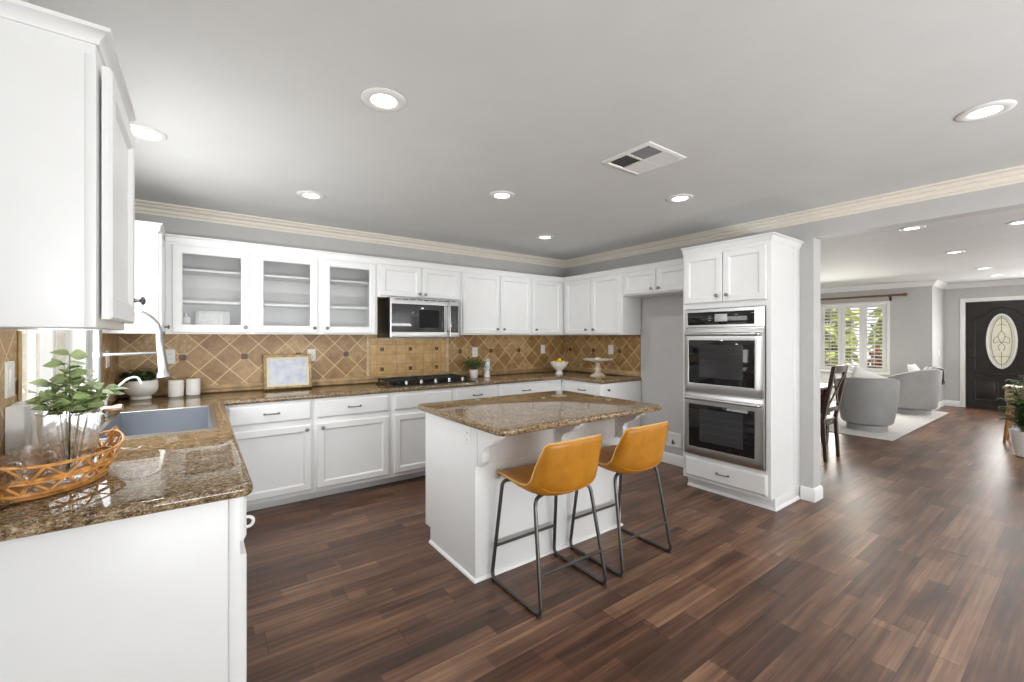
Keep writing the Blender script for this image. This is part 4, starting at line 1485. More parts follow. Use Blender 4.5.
# ================================================================== bar stools
def make_stool(label, loc):
    t = thing('bar_stool', label, 'bar stool', loc, group=None)
    # bucket shell: rows from the front lip to the top of the back (y, z, half width, side lift, side forward)
    rows = [(.222, .574, .185, .000, .000), (.222, .592, .195, .002, .0), (.195, .604, .204, .006, .0), (.12, .600, .216, .014, .0), (.03, .585, .222, .024, .0),
            (-.06, .568, .225, .042, .010), (-.13, .556, .226, .066, .030), (-.188, .566, .224, .082, .058), (-.222, .608, .220, .070, .083),
            (-.233, .680, .213, .040, .082), (-.242, .740, .209, .020, .068), (-.250, .800, .204, .004, .054), (-.256, .840, .199, -.004, .046), (-.258, .856, .190, -.010, .042)]
    nt = 14
    grid = []
    for y, z, hw_, up, fwd in rows:
        r = []
        for j in range(nt + 1):
            u = -1 + 2 * j / nt
            w = abs(u) ** 2.4
            r.append(Vector((hw_ * math.sin(u * PI / 2 * .92) / math.sin(PI / 2 * .92), y + fwd * w, z + up * w)))
        grid.append(r)
    bm = bmesh.new()
    nr = len(grid)
    # normals for thickness
    th = .026
    top, bot = [], []
    for i in range(nr):
        tr, br = [], []
        for j in range(nt + 1):
            du = grid[i][min(j + 1, nt)] - grid[i][max(j - 1, 0)]
            dv = grid[min(i + 1, nr - 1)][j] - grid[max(i - 1, 0)][j]
            n = du.cross(dv).normalized()
            e = .35 if (i in (0, nr - 1) or j in (0, nt)) else 1.0
            tr.append(bm.verts.new(grid[i][j] - n * (-th / 2 * e)))
            br.append(bm.verts.new(grid[i][j] + n * (-th / 2 * e)))
        top.append(tr); bot.append(br)
    for i in range(nr - 1):
        for j in range(nt):
            bm.faces.new((top[i][j], top[i][j + 1], top[i + 1][j + 1], top[i + 1][j]))
            bm.faces.new((bot[i][j], bot[i + 1][j], bot[i + 1][j + 1], bot[i][j + 1]))
    for i in range(nr - 1):
        bm.faces.new((top[i][0], top[i + 1][0], bot[i + 1][0], bot[i][0]))
        bm.faces.new((top[i][nt], bot[i][nt], bot[i + 1][nt], top[i + 1][nt]))
    for j in range(nt):
        bm.faces.new((top[0][j], bot[0][j], bot[0][j + 1], top[0][j + 1]))
        bm.faces.new((top[-1][j], top[-1][j + 1], bot[-1][j + 1], bot[-1][j]))
    m = MB()
    m.bm.free()
    m.bm = bm
    sh = m.build('seat_shell', M['leather'], t, local=True, smooth=60)
    sub = sh.modifiers.new('smooth', 'SUBSURF')
    sub.levels = 1
    sub.render_levels = 2
    # stitched welt along the edge of the shell
    path = [grid[i][0] for i in range(1, nr - 1)] + [grid[nr - 1][j] for j in range(1, nt)] + [grid[i][nt] for i in range(nr - 2, 0, -1)]
    m = MB()
    m.tube([tuple(p) for p in path], .0050, 6)
    m.build('edge_welt', M['welt'], sh, local=True)
    # fold seam low on the back
    m = MB()
    m.tube([tuple(grid[8][j] * .45 + grid[7][j] * .55 + Vector((0, -.0125, -.004))) for j in range(0, nt + 1)], .0035, 6)
    m.build('back_seam', M['leather'], sh, local=True)
    # dark underside pan
    MB().lathe([(0, .548), (.115, .550), (.125, .556), (.10, .566), (0, .566)], (0, -.02, 0), 24, sy=.85).build('seat_pan', M['rubber'], t, local=True)
    # two bent side frames
    for s in (-1, 1):
        pts = [(s * .14, .125, .572), (s * .205, .148, .574), (s * .236, .212, .012), (s * .236, -.226, .012), (s * .200, -.132, .552), (s * .10, -.10, .556)]
        MB().tube(round_path(pts, .045, 7), .0105, 10).build('side_frame', M['gun'], t, local=True)
        for y in (.19, -.205):
            MB().cyl((s * .236, y, 0), (s * .236, y, .012), .0135, 10).build('foot_glide', M['rubber'], t, local=True)

    def at(z, front):
        k = (z - .012) / (.55 - .012)
        return (.236 + (.197 - .236) * k, (.212 + (.150 - .212) * k) if front else (-.226 + (-.150 + .226) * k))
    for fr_, nm in ((True, 'front_rail'), (False, 'rear_rail')):
        x, y = at(.195, fr_)
        MB().cyl((-x, y, .195), (x, y, .195), .0085, 10).build(nm, M['gun'], t, local=True)
    return t


st1 = make_stool('tan leather bar stool at the near end of the island, its whole back in view', (1.588, 1.838, 0))
copy_thing(st1, (2.200, 1.838, 0), 0, 'tan leather bar stool by the oven cabinet, its seat half hidden by the other stool')

# ================================================================== things on the worktop
CT = .9142
pf = thing('framed_picture', 'gilt framed print of pale blue clouds leaning on the back tiles', 'framed picture', (.655, 4.37, CT))
tl = math.atan2(.055, .31)
FP = Frame((.655, 4.335, CT + .001), (1, 0, 0), (0, math.sin(tl), math.cos(tl)), (0, -math.cos(tl), math.sin(tl)))
m = MB(FP)
m.rect_loft(-.195, .195, 0, .31, [(0, -.012), (0, .010), (.006, .014), (.016, .012), (.022, .004), (.022, -.012)], cap0=False, cap1=False, loop=True)
m.build('frame', M['brass'], pf)
MB(FP).rect_loft(-.174, .174, .021, .289, [(0, -.010), (0, .002), (.022, .002), (.022, -.004)], cap0=True, cap1=False).build('mat_board', M['cream'], pf)
MB(FP).box(-.156, .156, .039, .271, -.0045, -.0005).build('print', M['print'], pf, smooth=0)

cg = None
for lb, x, y, r, h in (('white ceramic canister, the one nearer the potted succulent', -.148, 4.285, .050, .128), ('white ceramic canister, the one nearer the framed picture', -.040, 4.320, .048, .132)):
    c = thing('canister', lb, 'canister', (x, y, CT))
    MB().lathe([(0, CT), (r - .003, CT), (r, CT + .004), (r, CT + h - .022), (r - .002, CT + h - .020), (r - .002, CT + h - .018), (0, CT + h - .018)], (x, y, 0), 28).build('body', M['ceramic'], c)
    MB().lathe([(0, CT + h - .018), (r, CT + h - .018), (r, CT + h - .003), (r - .004, CT + h), (0, CT + h)], (x, y, 0), 28).build('lid', M['ceramic'], c)


def pot_plant(name, label, x, y, z0, prof, potmat, hb, rad, nleaf, size, mat, seed, upright=.6, wide=.6, base_r=None):
    random.seed(seed)
    t = thing(name, label, 'potted plant', (x, y, z0))
    MB().lathe([(r, z0 + z) for r, z in prof], (x, y, 0), 28).build('pot', M[potmat], t)
    rin = prof[-1][0] if base_r is None else base_r
    MB().lathe([(0, z0 + hb - .012), (rin, z0 + hb - .012), (rin, z0 + hb - .004), (0, z0 + hb)], (x, y, 0), 16).build('soil', M['soil'], t)
    f, s = MB(), MB()
    for k in range(nleaf // 6):
        a = random.uniform(0, 2 * PI)
        rr = rad * math.sqrt(random.random())
        h = random.uniform(.45, 1.0) * (1 - .45 * (rr / rad) ** 2)
        p0 = Vector((x + rin * .5 * math.cos(a) * rr / rad, y + rin * .5 * math.sin(a) * rr / rad, z0 + hb - .006))
        p2 = Vector((x + rr * math.cos(a), y + rr * math.sin(a), z0 + hb + upright * h))
        p1 = (p0 + p2) / 2 + Vector((0, 0, upright * .15))
        s.tube([tuple(p0), tuple(p1), tuple(p2)], [.0022, .0018, .001], 5)
        for q in range(6):
            tt = .35 + .65 * (q + random.random() * .5) / 6
            b = p0 * (1 - tt) ** 2 + p1 * 2 * tt * (1 - tt) + p2 * tt * tt
            d = Vector((math.cos(a + random.uniform(-1.6, 1.6)), math.sin(a + random.uniform(-1.6, 1.6)), random.uniform(-.2, .8)))
            f.leaf(b, d, (random.gauss(0, .3), random.gauss(0, .3), 1), size * random.uniform(.7, 1.2), size * wide, .35, 3)
    f.build('foliage', M[mat], t, recalc=False)
    s.build('stems', M['stem'], t)
    return t


pot_plant('potted_succulent', 'leafy succulent in a round white footed pot in the tiled corner', -.355, 4.255, CT,
          [(0, 0), (.062, 0), (.066, .006), (.062, .022), (.070, .03), (.096, .055), (.104, .085), (.103, .125), (.098, .142), (.092, .142), (.096, .12), (.09, .08), (0, .08)], 'ceramic', .135, .108, 260, .042, 'leafd', 11, .095, .55, .094)
pot_plant('herb_pot', 'bushy green herb in a small white pot beside the cooktop', 2.525, 4.20, CT,
          [(0, 0), (.040, 0), (.043, .004), (.050, .098), (.046, .098), (.042, .06), (0, .06)], 'ceramic', .092, .115, 330, .034, 'leafg', 12, .165, .6, .045)

bf = thing('bird_figurine', 'blue and white glazed bird figurine standing beside the herb pot', 'figurine', (2.70, 4.20, CT))
m = MB()
bx, by = 2.70, 4.20
m.lathe([(0, CT), (.038, CT), (.040, CT + .006), (.034, CT + .02), (.030, CT + .05), (.026, CT + .078), (.018, CT + .092), (0, CT + .094)], (bx, by, 0), 18)
m.build('pedestal', M['ceramic'], bf)
m = MB()
m.tube([(bx - .028, by, CT + .075), (bx - .012, by, CT + .10), (bx + .004, by, CT + .135), (bx + .012, by, CT + .165), (bx + .014, by, CT + .185)], [.010, .030, .034, .026, .018], 14)
m.ball((bx + .012, by - .004, CT + .196), .023, 14, (1.05, .95, .95))
m.tube([(bx - .005, by - .006, CT + .196), (bx - .027, by - .012, CT + .192)], [.008, .001], 8)
m.build('bird_body', M['bluewhite'], bf)
for s in (-1, 1):
    MB().leaf((bx + .012, by + s * .028, CT + .15), (-.45, s * .1, -.9), (0, s, .1), .085, .045, .1, 4).build('wing', M['bluewhite'], bf, recalc=False)

fb = thing('pedestal_bowl', 'ribbed white footed bowl of lemons in the far corner of the worktop', 'bowl', (3.635, 3.985, CT))
fx, fy = 3.635, 3.985
n = 48
rs = []
for r, z in ((.0, 0), (.050, 0), (.052, .01), (.040, .022), (.034, .045), (.040, .055), (.075, .085), (.100, .118), (.110, .150), (.112, .158), (.106, .158), (.095, .122), (.068, .09), (.0, .078)):
    rs.append([(fx + max(r, 1e-4) * (1 + (.04 * math.cos(12 * 2 * PI * k / n) if .05 < z else 0)) * math.cos(2 * PI * k / n), fy + max(r, 1e-4) * (1 + (.04 * math.cos(12 * 2 * PI * k / n) if .05 < z else 0)) * math.sin(2 * PI * k / n), CT + z) for k in range(n)])
MB().rings(rs).build('bowl_body', M['ceramic'], fb)
lem = [(.052 * math.cos(2 * PI * k / 5), .052 * math.sin(2 * PI * k / 5), .150) for k in range(5)] + [(.0, .0, .176)]
lsrc = None
for k, (dx, dy, dz) in enumerate(lem):
    if lsrc is None:
        l0 = thing('lemon', 'yellow lemon in the footed white bowl', 'lemon', (fx + dx, fy + dy, CT + dz), 0, 'lemons in the footed bowl')
        MB().lathe([(0, -.031), (.003, -.030), (.007, -.026), (.017, -.020), (.0225, -.008), (.023, .004), (.018, .017), (.008, .026), (.004, .030), (0, .031)], (0, 0, 0), 16).build('rind', M['lemon'], l0, local=True)
        lsrc = l0
        l0.rotation_euler = (R(80), 0, R(30))
    else:
        c = copy_thing(lsrc, (fx + dx, fy + dy, CT + dz), None)
        c.rotation_euler = (R(80 + 7 * k), 0, R(47 * k))

ck = thing('cake_stand', 'carved cream stone cake stand near the end of the worktop', 'cake stand', (3.815, 3.51, CT))
kx, ky = 3.815, 3.51
n = 40
MB().rings([[(kx + r * math.cos(2 * PI * k / n) * (1 + .05 * math.cos(10 * PI * k / n * 2 / 1)), ky + r * math.sin(2 * PI * k / n) * (1 + .05 * math.cos(20 * PI * k / n)), CT + z) for k in range(n)]
            for r, z in ((.001, 0), (.085, 0), (.088, .008), (.080, .020), (.055, .036), (.034, .05), (.026, .062), (.036, .078), (.040, .092), (.030, .108), (.020, .140), (.026, .156), (.045, .166), (.001, .166))]).build('foot', M['stone'], ck)
MB().rings([[(kx + r * math.cos(2 * PI * k / n), ky + r * math.sin(2 * PI * k / n), CT + z) for k in range(n)]
            for r, z in ((.001, .1665), (.055, .1665), (.13, .182), (.172, .196), (.178, .206), (.172, .210), (.15, .204), (.06, .200), (.001, .200))]).build('plate', M['stone'], ck)
m = MB()
m.lathe([(0, CT + .2005), (.040, CT + .2005), (.045, CT + .206), (.035, CT + .219), (.012, CT + .227), (0, CT + .230)], (kx, ky, 0), 18)
cs = m.build('stone_shell', M['ceramic'], smooth=40)
tag(cs, 'small pale shell-like dish on top of the cake stand', 'dish')

# packet and bottle behind the glass door
pk = thing('wrapped_packet', 'crumpled white packet on the bottom shelf behind the first glass door', 'packet', (.09, 4.24, UB + .018))
random.seed(3)
m = MB(Frame((.09, 4.24, UB + .0185), (1, 0, 0), (0, .25, .97), (0, -.97, .25)))
nx, nz = 10, 6
gr = [[[(-.115 + .23 * i / nx + (.02 if False else 0), .17 * j / nz, (s_ * .022) * (math.sin(PI * min(1, max(0, (i + .0) / nx))) ** .3) + random.uniform(-.005, .005)) for i in range(nx + 1)] for j in range(nz + 1)] for s_ in (-1, 1)]
V = [[[m._v(p) for p in row] for row in g] for g in gr]
for g in V:
    for j in range(nz):
        for i in range(nx):
            m.bm.faces.new((g[j][i], g[j][i + 1], g[j + 1][i + 1], g[j + 1][i]))
for j in range(nz):
    for i in (0, nx):
        m.bm.faces.new((V[0][j][i], V[1][j][i], V[1][j + 1][i], V[0][j + 1][i]))
for i in range(nx):
    for j in (0, nz):
        m.bm.faces.new((V[0][j][i], V[1][j][i], V[1][j][i + 1], V[0][j][i + 1]))
m.build('wrapping', M['plastic'], pk, smooth=0)
bo = thing('white_bottle', 'small white bottle on the bottom shelf beside the crumpled packet', 'bottle', (-.085, 4.25, UB + .0185))
z0 = UB + .0185
MB().lathe([(0, z0), (.028, z0), (.030, z0 + .004), (.030, z0 + .10), (.024, z0 + .115), (.012, z0 + .124), (.012, z0 + .132), (0, z0 + .132)], (-.085, 4.25, 0), 18).build('body', M['plastic'], bo)
MB().lathe([(0, z0 + .1322), (.014, z0 + .1322), (.014, z0 + .152), (0, z0 + .153)], (-.085, 4.25, 0), 14).build('cap', M['satin'], bo)

# ------------------------------------------------------------------ wicker basket with glassware and the eucalyptus vase
BX, BY, BA = -.362, 1.935, R(62)
bk = thing('wicker_basket', 'boat-shaped amber wicker basket on the granite, holding glassware', 'basket', (BX, BY, CT), BA)


def boat(L, Wd, z, lift, n=56):
    pts = []
    for k in range(n):
        t = 2 * PI * k / n
        ca, sa = math.cos(t), math.sin(t)
        y = Wd * math.copysign(abs(sa) ** 1.25, sa)
        pts.append((L * ca, y, z + lift * abs(ca) ** 4))
    return pts


m = MB()
for dz, dr in ((0.006, 0), (.016, .003)):
    m.tube(boat(.165 + dr, .085 + dr, dz + .001, .004), .006, 6, closed=True)
m.build('base_band', M['wicker'], bk, local=True)
m = MB()
b0 = boat(.160, .080, .004, 0)
m.rings([[(x * k, y * k, z) for x, y, _ in b0] for k, z in ((1, .002), (1, .008), (.02, .008))])
m.build('base_mat', M['wicker'], bk, local=True)
m = MB()
for dz in (-.005, .005):
    m.tube(boat(.200, .104, .056 + dz * .8, .012), .0048, 6, closed=True)
m.build('middle_band', M['wicker'], bk, local=True)
m = MB()
for dz in (.004,):
    m.tube(boat(.232, .118, .094 + dz, .026), .0048, 6, closed=True)
m.build('rim_band', M['wicker'], bk, local=True)
lo_, mi_, hi_ = boat(.168, .088, .019, .005), boat(.202, .106, .056, .012), boat(.232, .118, .097, .026)
m = MB()
for k in range(0, 56, 4):
    for s in (-1, 1):
        m.tube([lo_[k], mi_[(k + 2 * s) % 56], hi_[(k + 4 * s) % 56]], .0042, 5)
m.build('lattice_canes', M['wicker'], bk, local=True)
for s in (-1, 1):
    m = MB()
    m.tube([(s * .222, -.018, .108), (s * .236, -.008, .125), (s * .242, 0, .135), (s * .236, .008, .125), (s * .222, .018, .108)], .0055, 6)
    m.tube([(s * .200, 0, .060), (s * .226, 0, .10), (s * .242, 0, .135)], .006, 6)
    m.build('tip_loop', M['wicker'], bk, local=True)

VX_, VY_ = -.341, 1.978
VZ = CT + .0095
va = thing('glass_vase', 'clear glass footed vase in the basket holding eucalyptus sprigs', 'vase', (VX_, VY_, VZ))
m = MB()
m.lathe([(0, VZ), (.052, VZ), (.056, VZ + .006), (.058, VZ + .05), (.066, VZ + .10), (.072, VZ + .150), (.076, VZ + .216), (.0735, VZ + .216), (.069, VZ + .150), (.062, VZ + .10), (.053, VZ + .05), (.050, VZ + .014), (0, VZ + .012)], (VX_, VY_, 0), 32)
m.build('vase_body', M['vessel'], va)
m = MB()
m.tube([(VX_ + .0755 * math.cos(2 * PI * k / 32), VY_ + .0755 * math.sin(2 * PI * k / 32), VZ + .216) for k in range(32)], .0032, 6, closed=True)
m.build('rim', M['vessel'], va)
random.seed(21)
eu = thing('eucalyptus_sprigs', 'pale green eucalyptus sprigs with round leaves standing in the glass vase', 'foliage', (VX_, VY_, VZ + .02))
f, s = MB(), MB()
tips = [(.0, .0, .155), (-.02, .02, .125), (.03, .03, .115), (-.05, -.01, .07), (.07, .01, .06), (-.06, .05, .055), (.095, .06, .035), (.02, -.06, .05), (-.04, -.07, .03), (.085, -.03, .03), (-.015, .085, .075), (.04, .09, .05), (.12, .03, .03), (-.085, .02, .03)]
for dx, dy, dz in tips:
    dx, dy = dx * .8, dy * .8
    p0 = Vector((VX_ + dx * .15, VY_ + dy * .15, VZ + .02))
    p1 = Vector((VX_ + dx * .4, VY_ + dy * .4, VZ + .205))
    p2 = Vector((VX_ + dx, VY_ + dy, VZ + .245 + dz))
    s.tube([tuple(p1 if dz < .06 else p0), tuple(p1.lerp(p2, .3)), tuple(p2)], [.002, .002, .001], 5)
    n = 5
    for q in range(n + 1):
        tt = .12 + .88 * q / n
        b = p1.lerp(p2, tt)
        for e in (-1, 1):
            a = random.uniform(0, 2 * PI)
            d = Vector((math.cos(a), math.sin(a), random.uniform(-.1, .5)))
            f.leaf(b, d, (random.gauss(0, .5), random.gauss(0, .5), 1), random.uniform(.036, .054), random.uniform(.036, .050), .15, 4, .8)
f.build('leaves', M['euc'], eu, recalc=False)
s.build('stems', M['stem'], eu)
fw = MB()
for k in range(26):
    a, rr = random.uniform(0, 2 * PI), .05 * math.sqrt(random.random())
    fw.ball((VX_ + .03 + rr * math.cos(a), VY_ + .045 + rr * math.sin(a), VZ + .25 + random.uniform(-.03, .03)), random.uniform(.006, .011), 6)
fw.build('white_blossom', M['cushion'], eu)


def goblet(label, x, y, r, h, hz, handle=None):
    t = thing('glass_mug', label, 'glass', (x, y, VZ))
    m = MB()
    m.lathe([(0, VZ), (.030, VZ), (.031, VZ + .004), (.008, VZ + .012), (.006, VZ + hz), (.02, VZ + hz + .008), (r * .86, VZ + hz + .03), (r, VZ + hz + .06), (r, VZ + h), (r - .0025, VZ + h), (r - .003, VZ + hz + .06), (r * .8, VZ + hz + .034), (0, VZ + hz + .016)], (x, y, 0), 26)
    m.build('bowl', M['vessel'], t)
    if handle is not None:
        a = handle
        q = MB()
        pts = [(r - .002, hz + .035), (r + .028, hz + .035), (r + .036, hz + .06), (r + .024, h - .01), (r - .002, h - .012)]
        q.tube(round_path([(x + rr * math.cos(a), y + rr * math.sin(a), VZ + z) for rr, z in pts], .018, 5), .0045, 8)
        q.build('handle', M['vessel'], t)
    return t


goblet('clear footed glass mug in the basket, in front of the vase', -.402, 1.850, .040, .135, .032, R(-28))
goblet('clear footed glass mug at the wall end of the basket', -.447, 1.762, .038, .13, .03, R(-28))['label'] = 'clear footed glass mug at the end of the basket by the wall'




# ================================================================== living room beyond the opening
rg = MB()
rg.box(7.40, 10.95, 1.62, 4.6, .0005, .014, .006)
tag(rg.build('area_rug', M['rug']), 'large ivory rug under the two grey armchairs', 'rug')


def barrel_chair(name, label, loc, rotz, R_=.40, hb=.78, hf=.62, fabric='velvet'):
    """local: the sitter faces +Y"""
    t = thing(name, label, 'armchair', loc, rotz)
    MB().lathe([(0, .0), (R_ * .72, .0), (R_ * .72, .085), (R_ * .6, .095), (0, .095)], (0, 0, 0), 32).build('plinth', M['velvet'], t, local=True)
    m = MB()
    st = []
    n = 30
    for k in range(n + 1):
        a = R(-90) + R(-148) + R(296) * k / n      # around the back
        u = abs(k / n * 2 - 1)
        h = hb + (hf - hb) * (max(0, u - .25) / .75) ** 1.6
        ring = []
        for r, z in ((R_ - .06, .10), (R_ - .035, .13), (R_ - .005, .30), (R_ + .03, h - .05), (R_ + .02, h - .012), (R_ - .02, h), (R_ - .075, h - .004), (R_ - .098, h - .04), (R_ - .10, .30), (R_ - .10, .10)):
            ring.append((r * math.cos(a) * 1.02, r * math.sin(a), z))
        st.append(ring)
    m.rings(st)
    m.build('barrel_back', M[fabric], t, local=True, smooth=60)
    m = MB()
    m.lathe([(0, .10), (R_ - .12, .10), (R_ - .11, .12), (R_ - .11, .26), (0, .27)], (0, .02, 0), 30)
    m.build('seat_base', M[fabric], t, local=True)
    m = MB()
    m.lathe([(0, .27), (R_ - .125, .27), (R_ - .108, .30), (R_ - .108, .385), (R_ - .13, .42), (R_ * .4, .44), (0, .445)], (0, .03, 0), 30)
    m.build('seat_cushion', M[fabric], t, local=True)
    m = MB()
    m.tube([((R_ + .022) * math.cos(R(-90) + R(-146) + R(292) * k / 30) * 1.02, (R_ + .022) * math.sin(R(-90) + R(-146) + R(292) * k / 30), (lambda u: hb + (hf - hb) * (max(0, u - .25) / .75) ** 1.6)(abs(k / 15 - 1)) - .014) for k in range(31)], .006, 6)
    m.build('piping', M[fabric], t, local=True)
    return t


barrel_chair('armchair', 'rounded grey barrel armchair with its back to the dining chair', (8.02, 2.05, .0145), R(-62), R_=.335, hb=.78, hf=.64)
barrel_chair('armchair', 'rounded grey barrel armchair by the front door wall, with a throw over its back', (10.42, 2.05, .0145), R(-2), R_=.40, hb=.80, hf=.56)


def pillow(name, label, loc, rot, w=.42, h=.42, th=.12, mat='cushion'):
    m = MB()
    n = 12
    g = [[], []]
    for s_, gg in ((1, g[0]), (-1, g[1])):
        for j in range(n + 1):
            row = []
            for i in range(n + 1):
                u, v = i / n * 2 - 1, j / n * 2 - 1
                k = (max(0, 1 - u ** 2) * max(0, 1 - v ** 2)) ** .45
                row.append(m._v((u * w / 2 * (1 - .05 * (1 - v * v)), v * h / 2 * (1 - .05 * (1 - u * u)), s_ * (th / 2 * k + .003))))
            gg.append(row)
    for gg in g:
        for j in range(n):
            for i in range(n):
                m.bm.faces.new((gg[j][i], gg[j][i + 1], gg[j + 1][i + 1], gg[j + 1][i]))
    for i in range(n):
        for j in (0, n):
            m.bm.faces.new((g[0][j][i], g[0][j][i + 1], g[1][j][i + 1], g[1][j][i]))
            m.bm.faces.new((g[0][i][j], g[0][i + 1][j], g[1][i + 1][j], g[1][i][j]))
    o = m.build(name, M[mat], smooth=70)
    o.location = loc
    o.rotation_euler = rot
    return tag(o, label, 'pillow')


pillow('throw_pillow', 'white pillow showing over the back of the armchair behind the dining chair', (8.08, 2.07, .655), (R(72), R(24), R(-62)), .46, .46)
pillow('throw_pillow', 'white pillow in the armchair by the front door wall', (10.40, 1.93, .68), (R(66), 0, R(-2)), .46, .46)
# throw over the back of the far chair
m = MB()
th_rows = []
ca, sa = math.cos(R(-2)), math.sin(R(-2))
for i in range(9):
    a = R(-75) + R(50) * i / 8
    col = []
    for r, z in ((.31, .62), (.315, .72), (.345, .808), (.385, .814), (.425, .806), (.445, .76), (.448, .66), (.448, .54 + .03 * math.sin(i * 1.9))):
        rr = r + .006 * math.sin(i * 2.4)
        x, y = rr * math.cos(a) * 1.02, rr * math.sin(a)
        col.append((10.42 + x * ca - y * sa, 2.05 + x * sa + y * ca, z + .0145))
    th_rows.append(col)
vs = [[m._v(p) for p in c] for c in th_rows]
for i in range(8):
    for j in range(7):
        m.bm.faces.new((vs[i][j], vs[i + 1][j], vs[i + 1][j + 1], vs[i][j + 1]))
tw = m.build('throw_blanket', M['throw'], smooth=70)
sm = tw.modifiers.new('thick', 'SOLIDIFY'); sm.thickness = .014; sm.offset = 1
tag(tw, 'grey and white throw blanket draped over the back of an armchair', 'blanket')

# curtain rod
cr = thing('curtain_rod', 'brown wooden curtain rod with a finial above the shuttered window', 'curtain rod', (XW - .08, 3.3, 2.20))
MB().cyl((XW - .08, 2.30, 2.20), (XW - .08, 4.6, 2.20), .021, 14).build('pole', M['rodwood'], cr)
m = MB(Frame((XW - .08, 2.30, 2.20), (1, 0, 0), (0, 0, 1), (0, -1, 0)))
m.lathe([(0, 0), (.026, 0), (.028, .012), (.018, .02), (.018, .03), (.034, .05), (.036, .07), (.026, .095), (.008, .112), (0, .115)], seg=16)
m.build('finial', M['rodwood'], cr)
for y in (2.46, 4.1):
    m = MB()
    m.box(XW - .014, XW - .0005, y - .018, y + .018, 2.10, 2.23, .004)
    m.box(XW - .10, XW - .013, y - .010, y + .010, 2.165, 2.18, .003)
    m.tube([(XW - .08 + .028 * math.cos(t), y, 2.20 + .028 * math.sin(t)) for t in [R(170 + 200 * k / 8) for k in range(9)]], .007, 6)
    m.build('bracket', M['bronze'], cr)

# dining chair (faces +Y, towards the table hidden by the wall end)
dc = thing('dining_chair', 'dark brown wooden dining chair with an X back beside the wall end', 'dining chair', (5.78, 2.02, 0))
DW = .190


def post(pts, s0, s1, name):
    m = MB()
    rs = []
    for (x, y, z), s in zip(pts, (s0, s1, s1)):
        rs.append([(x - s, y - s * .8, z), (x + s, y - s * .8, z), (x + s, y + s * .8, z), (x - s, y + s * .8, z)])
    m.rings(rs)
    return m.build(name, M['darkwood'], dc, local=True)


def backy(z):
    return -.205 - max(0, z - .45) * .17 - max(0, .45 - z) * .06


for s in (-1, 1):
    post([(s * DW, backy(0), 0), (s * DW, backy(.45), .45), (s * DW, backy(1.06), 1.06)], .019, .021, 'back_post')
    post([(s * (DW + .005), .205, 0), (s * (DW + .005), .205, .2), (s * (DW + .005), .205, .435)], .016, .021, 'front_leg')
m = MB()
m.box(-DW - .03, DW + .03, -.215, .235, .437, .462, .010)
m.build('seat', M['darkwood'], dc, local=True)
m = MB()
m.box(-DW + .015, DW - .015, -.208, -.184, .385, .437, .003)
m.box(-DW + .015, DW - .015, .192, .216, .385, .437, .003)
for s in (-1, 1):
    m.box(s * DW - .012, s * DW + .012, -.19, .195, .385, .437, .003)
m.build('apron', M['darkwood'], dc, local=True)


def back_rail(z0, z1, name):
    m = MB()
    n = 8
    rs = []
    for k in range(n + 1):
        x = -DW + 2 * DW * k / n
        bow = -.012 * (1 - (2 * k / n - 1) ** 2)
        rs.append([(x, backy(z) + bow + d, z) for z, d in ((z0, -.012), (z0, .012), (z1, .012), (z1, -.012))])
    m.rings(rs)
    return m.build(name, M['darkwood'], dc, local=True)


back_rail(.985, 1.065, 'top_rail')
back_rail(.545, .60, 'lower_rail')
for s in (-1, 1):
    m = MB()
    rs = []
    for k in range(7):
        t = k / 6
        x = s * (DW - .02) * (1 - 2 * t)
        z = .60 + .385 * t
        y = backy(z) - .008 + .004 * s
        rs.append([(x - .018, y - .006, z), (x + .018, y - .006, z), (x + .018, y + .006, z), (x - .018, y + .006, z)])
    m.rings(rs)
    m.build('cross_brace', M['darkwood'], dc, local=True)
# dining table mostly behind the wall end
dt = thing('dining_table', 'dark wooden dining table almost hidden behind the wall end, at the dining chair', 'table', (5.9, 2.6, 0))
MB().box(5.05, 6.75, 2.03, 3.13, .725, .760, .008).build('tabletop', M['darkwood'], dt)
m = MB()
m.box(5.15, 6.65, 2.13, 2.16, .63, .725, .003); m.box(5.15, 6.65, 3.00, 3.03, .63, .725, .003)
m.box(5.15, 5.18, 2.16, 3.00, .63, .725, .003); m.box(6.62, 6.65, 2.16, 3.00, .63, .725, .003)
m.build('apron', M['darkwood'], dt)
for x in (5.14, 6.59):
    for y in (2.09, 2.96):
        MB().rect_loft(x, x + .09, y, y + .09, [(.012, .0), (0, .40), (0, .725)]).build('leg', M['darkwood'], dt)
m = MB()
cells(m, [5.62, 6.12], [2.024, 2.36], lambda x, y: True, .7605, .764, bev=.001, seg=1)
m.box(5.62, 6.12, 2.018, 2.0265, .69, .764, .001)
tag(m.build('placemat', M['cloth']), 'white cloth hanging over the dark dining table edge', 'table linen')

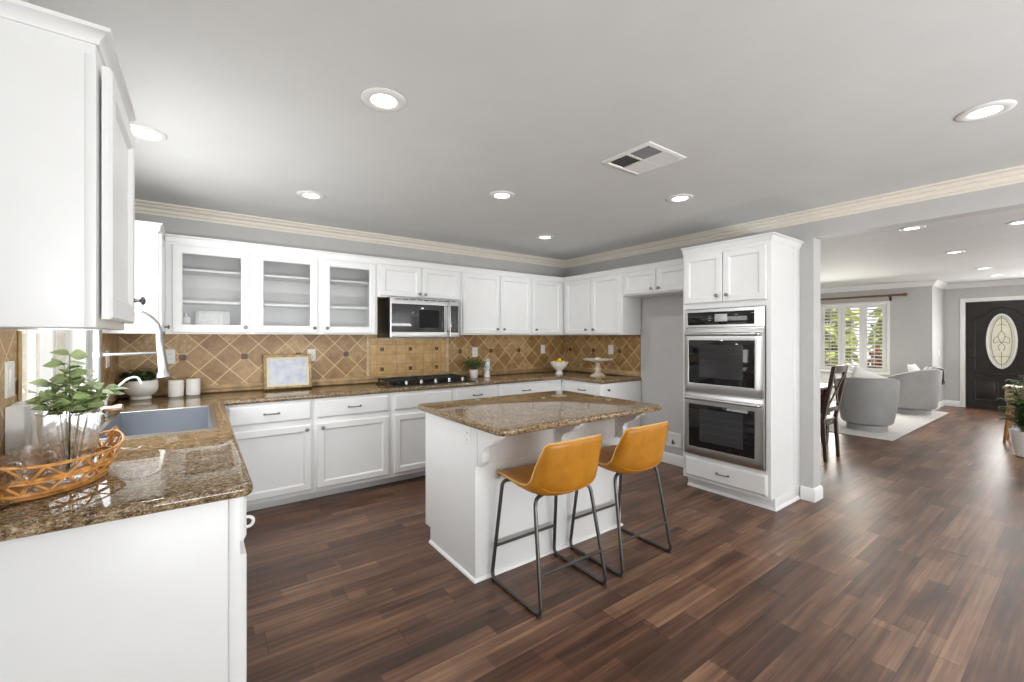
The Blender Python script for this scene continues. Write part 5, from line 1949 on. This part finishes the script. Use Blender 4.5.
# console with the fern, cut by the frame
cn = thing('console_table', 'wooden console table on tapered honey legs at the photo edge', 'console table', (8.7, .1, 0))
m = MB()
m.box(8.44, 8.86, -.55, .755, .71, .735, .006)
m.build('table_top', M['palewood'], cn)
m = MB()
m.box(8.46, 8.84, -.53, .735, .555, .7095, .004)
m.build('case', M['palewood'], cn)
for x, y, dx, dy in ((8.50, .69, -.03, .05), (8.80, .69, .03, .05), (8.50, -.48, -.03, -.05), (8.80, -.48, .03, -.05)):
    MB().tube([(x, y, .556), (x + dx, y + dy, 0)], [.029, .015], 12).build('leg', M['honeywood'], cn)
for y0, y1 in ((-.51, .09), (.11, .715)):
    d = MB(face_right(8.46)).rect_loft(-y1, -y0, .572, .695, [(0, 0), (0, .010), (.004, .014)]).build('drawer', M['palewood'], cn)
    knob(d, face_right(8.46), -(y0 + y1) / 2, .633, .014)
random.seed(31)
fpx, fpy = 7.72, .49
fp = thing('potted_fern', 'feathery green fern in a white floor pot beside the console table', 'potted plant', (fpx, fpy, 0))
MB().lathe([(0, 0), (.10, 0), (.115, .01), (.150, .26), (.156, .30), (.148, .30), (.138, .24), (0, .24)], (fpx, fpy, 0), 28).build('pot', M['ceramic'], fp)
MB().lathe([(0, .262), (.132, .262), (.132, .268), (0, .272)], (fpx, fpy, 0), 20).build('soil', M['soil'], fp)
f, s = MB(), MB()
for k in range(90):
    a = random.uniform(0, 2 * PI)
    rr = random.uniform(.06, .27)
    h = random.uniform(.15, .72) * (1 - rr)
    p0 = Vector((fpx + .05 * math.cos(a), fpy + .05 * math.sin(a), .27))
    p1 = Vector((fpx + rr * .5 * math.cos(a), fpy + rr * .5 * math.sin(a), .30 + h * 1.1))
    p2 = Vector((fpx + rr * math.cos(a), fpy + rr * math.sin(a), .27 + h))
    pts = [p0 * (1 - t) ** 2 + p1 * 2 * t * (1 - t) + p2 * t * t for t in [q / 10 for q in range(11)]]
    s.tube([tuple(p) for p in pts], .002, 4)
    for q in range(2, 11):
        d = (pts[q] - pts[q - 1]).normalized()
        sd_ = d.cross(Vector((0, 0, 1))).normalized()
        for e in (-1, 1):
            f.leaf(pts[q], sd_ * e + d * .5 + Vector((0, 0, -.1)), (0, 0, 1), .085 * (1.1 - q / 13), .028, .3, 3)
f.build('fronds', M['leafg'], fp, recalc=False)
s.build('stems', M['stem'], fp)
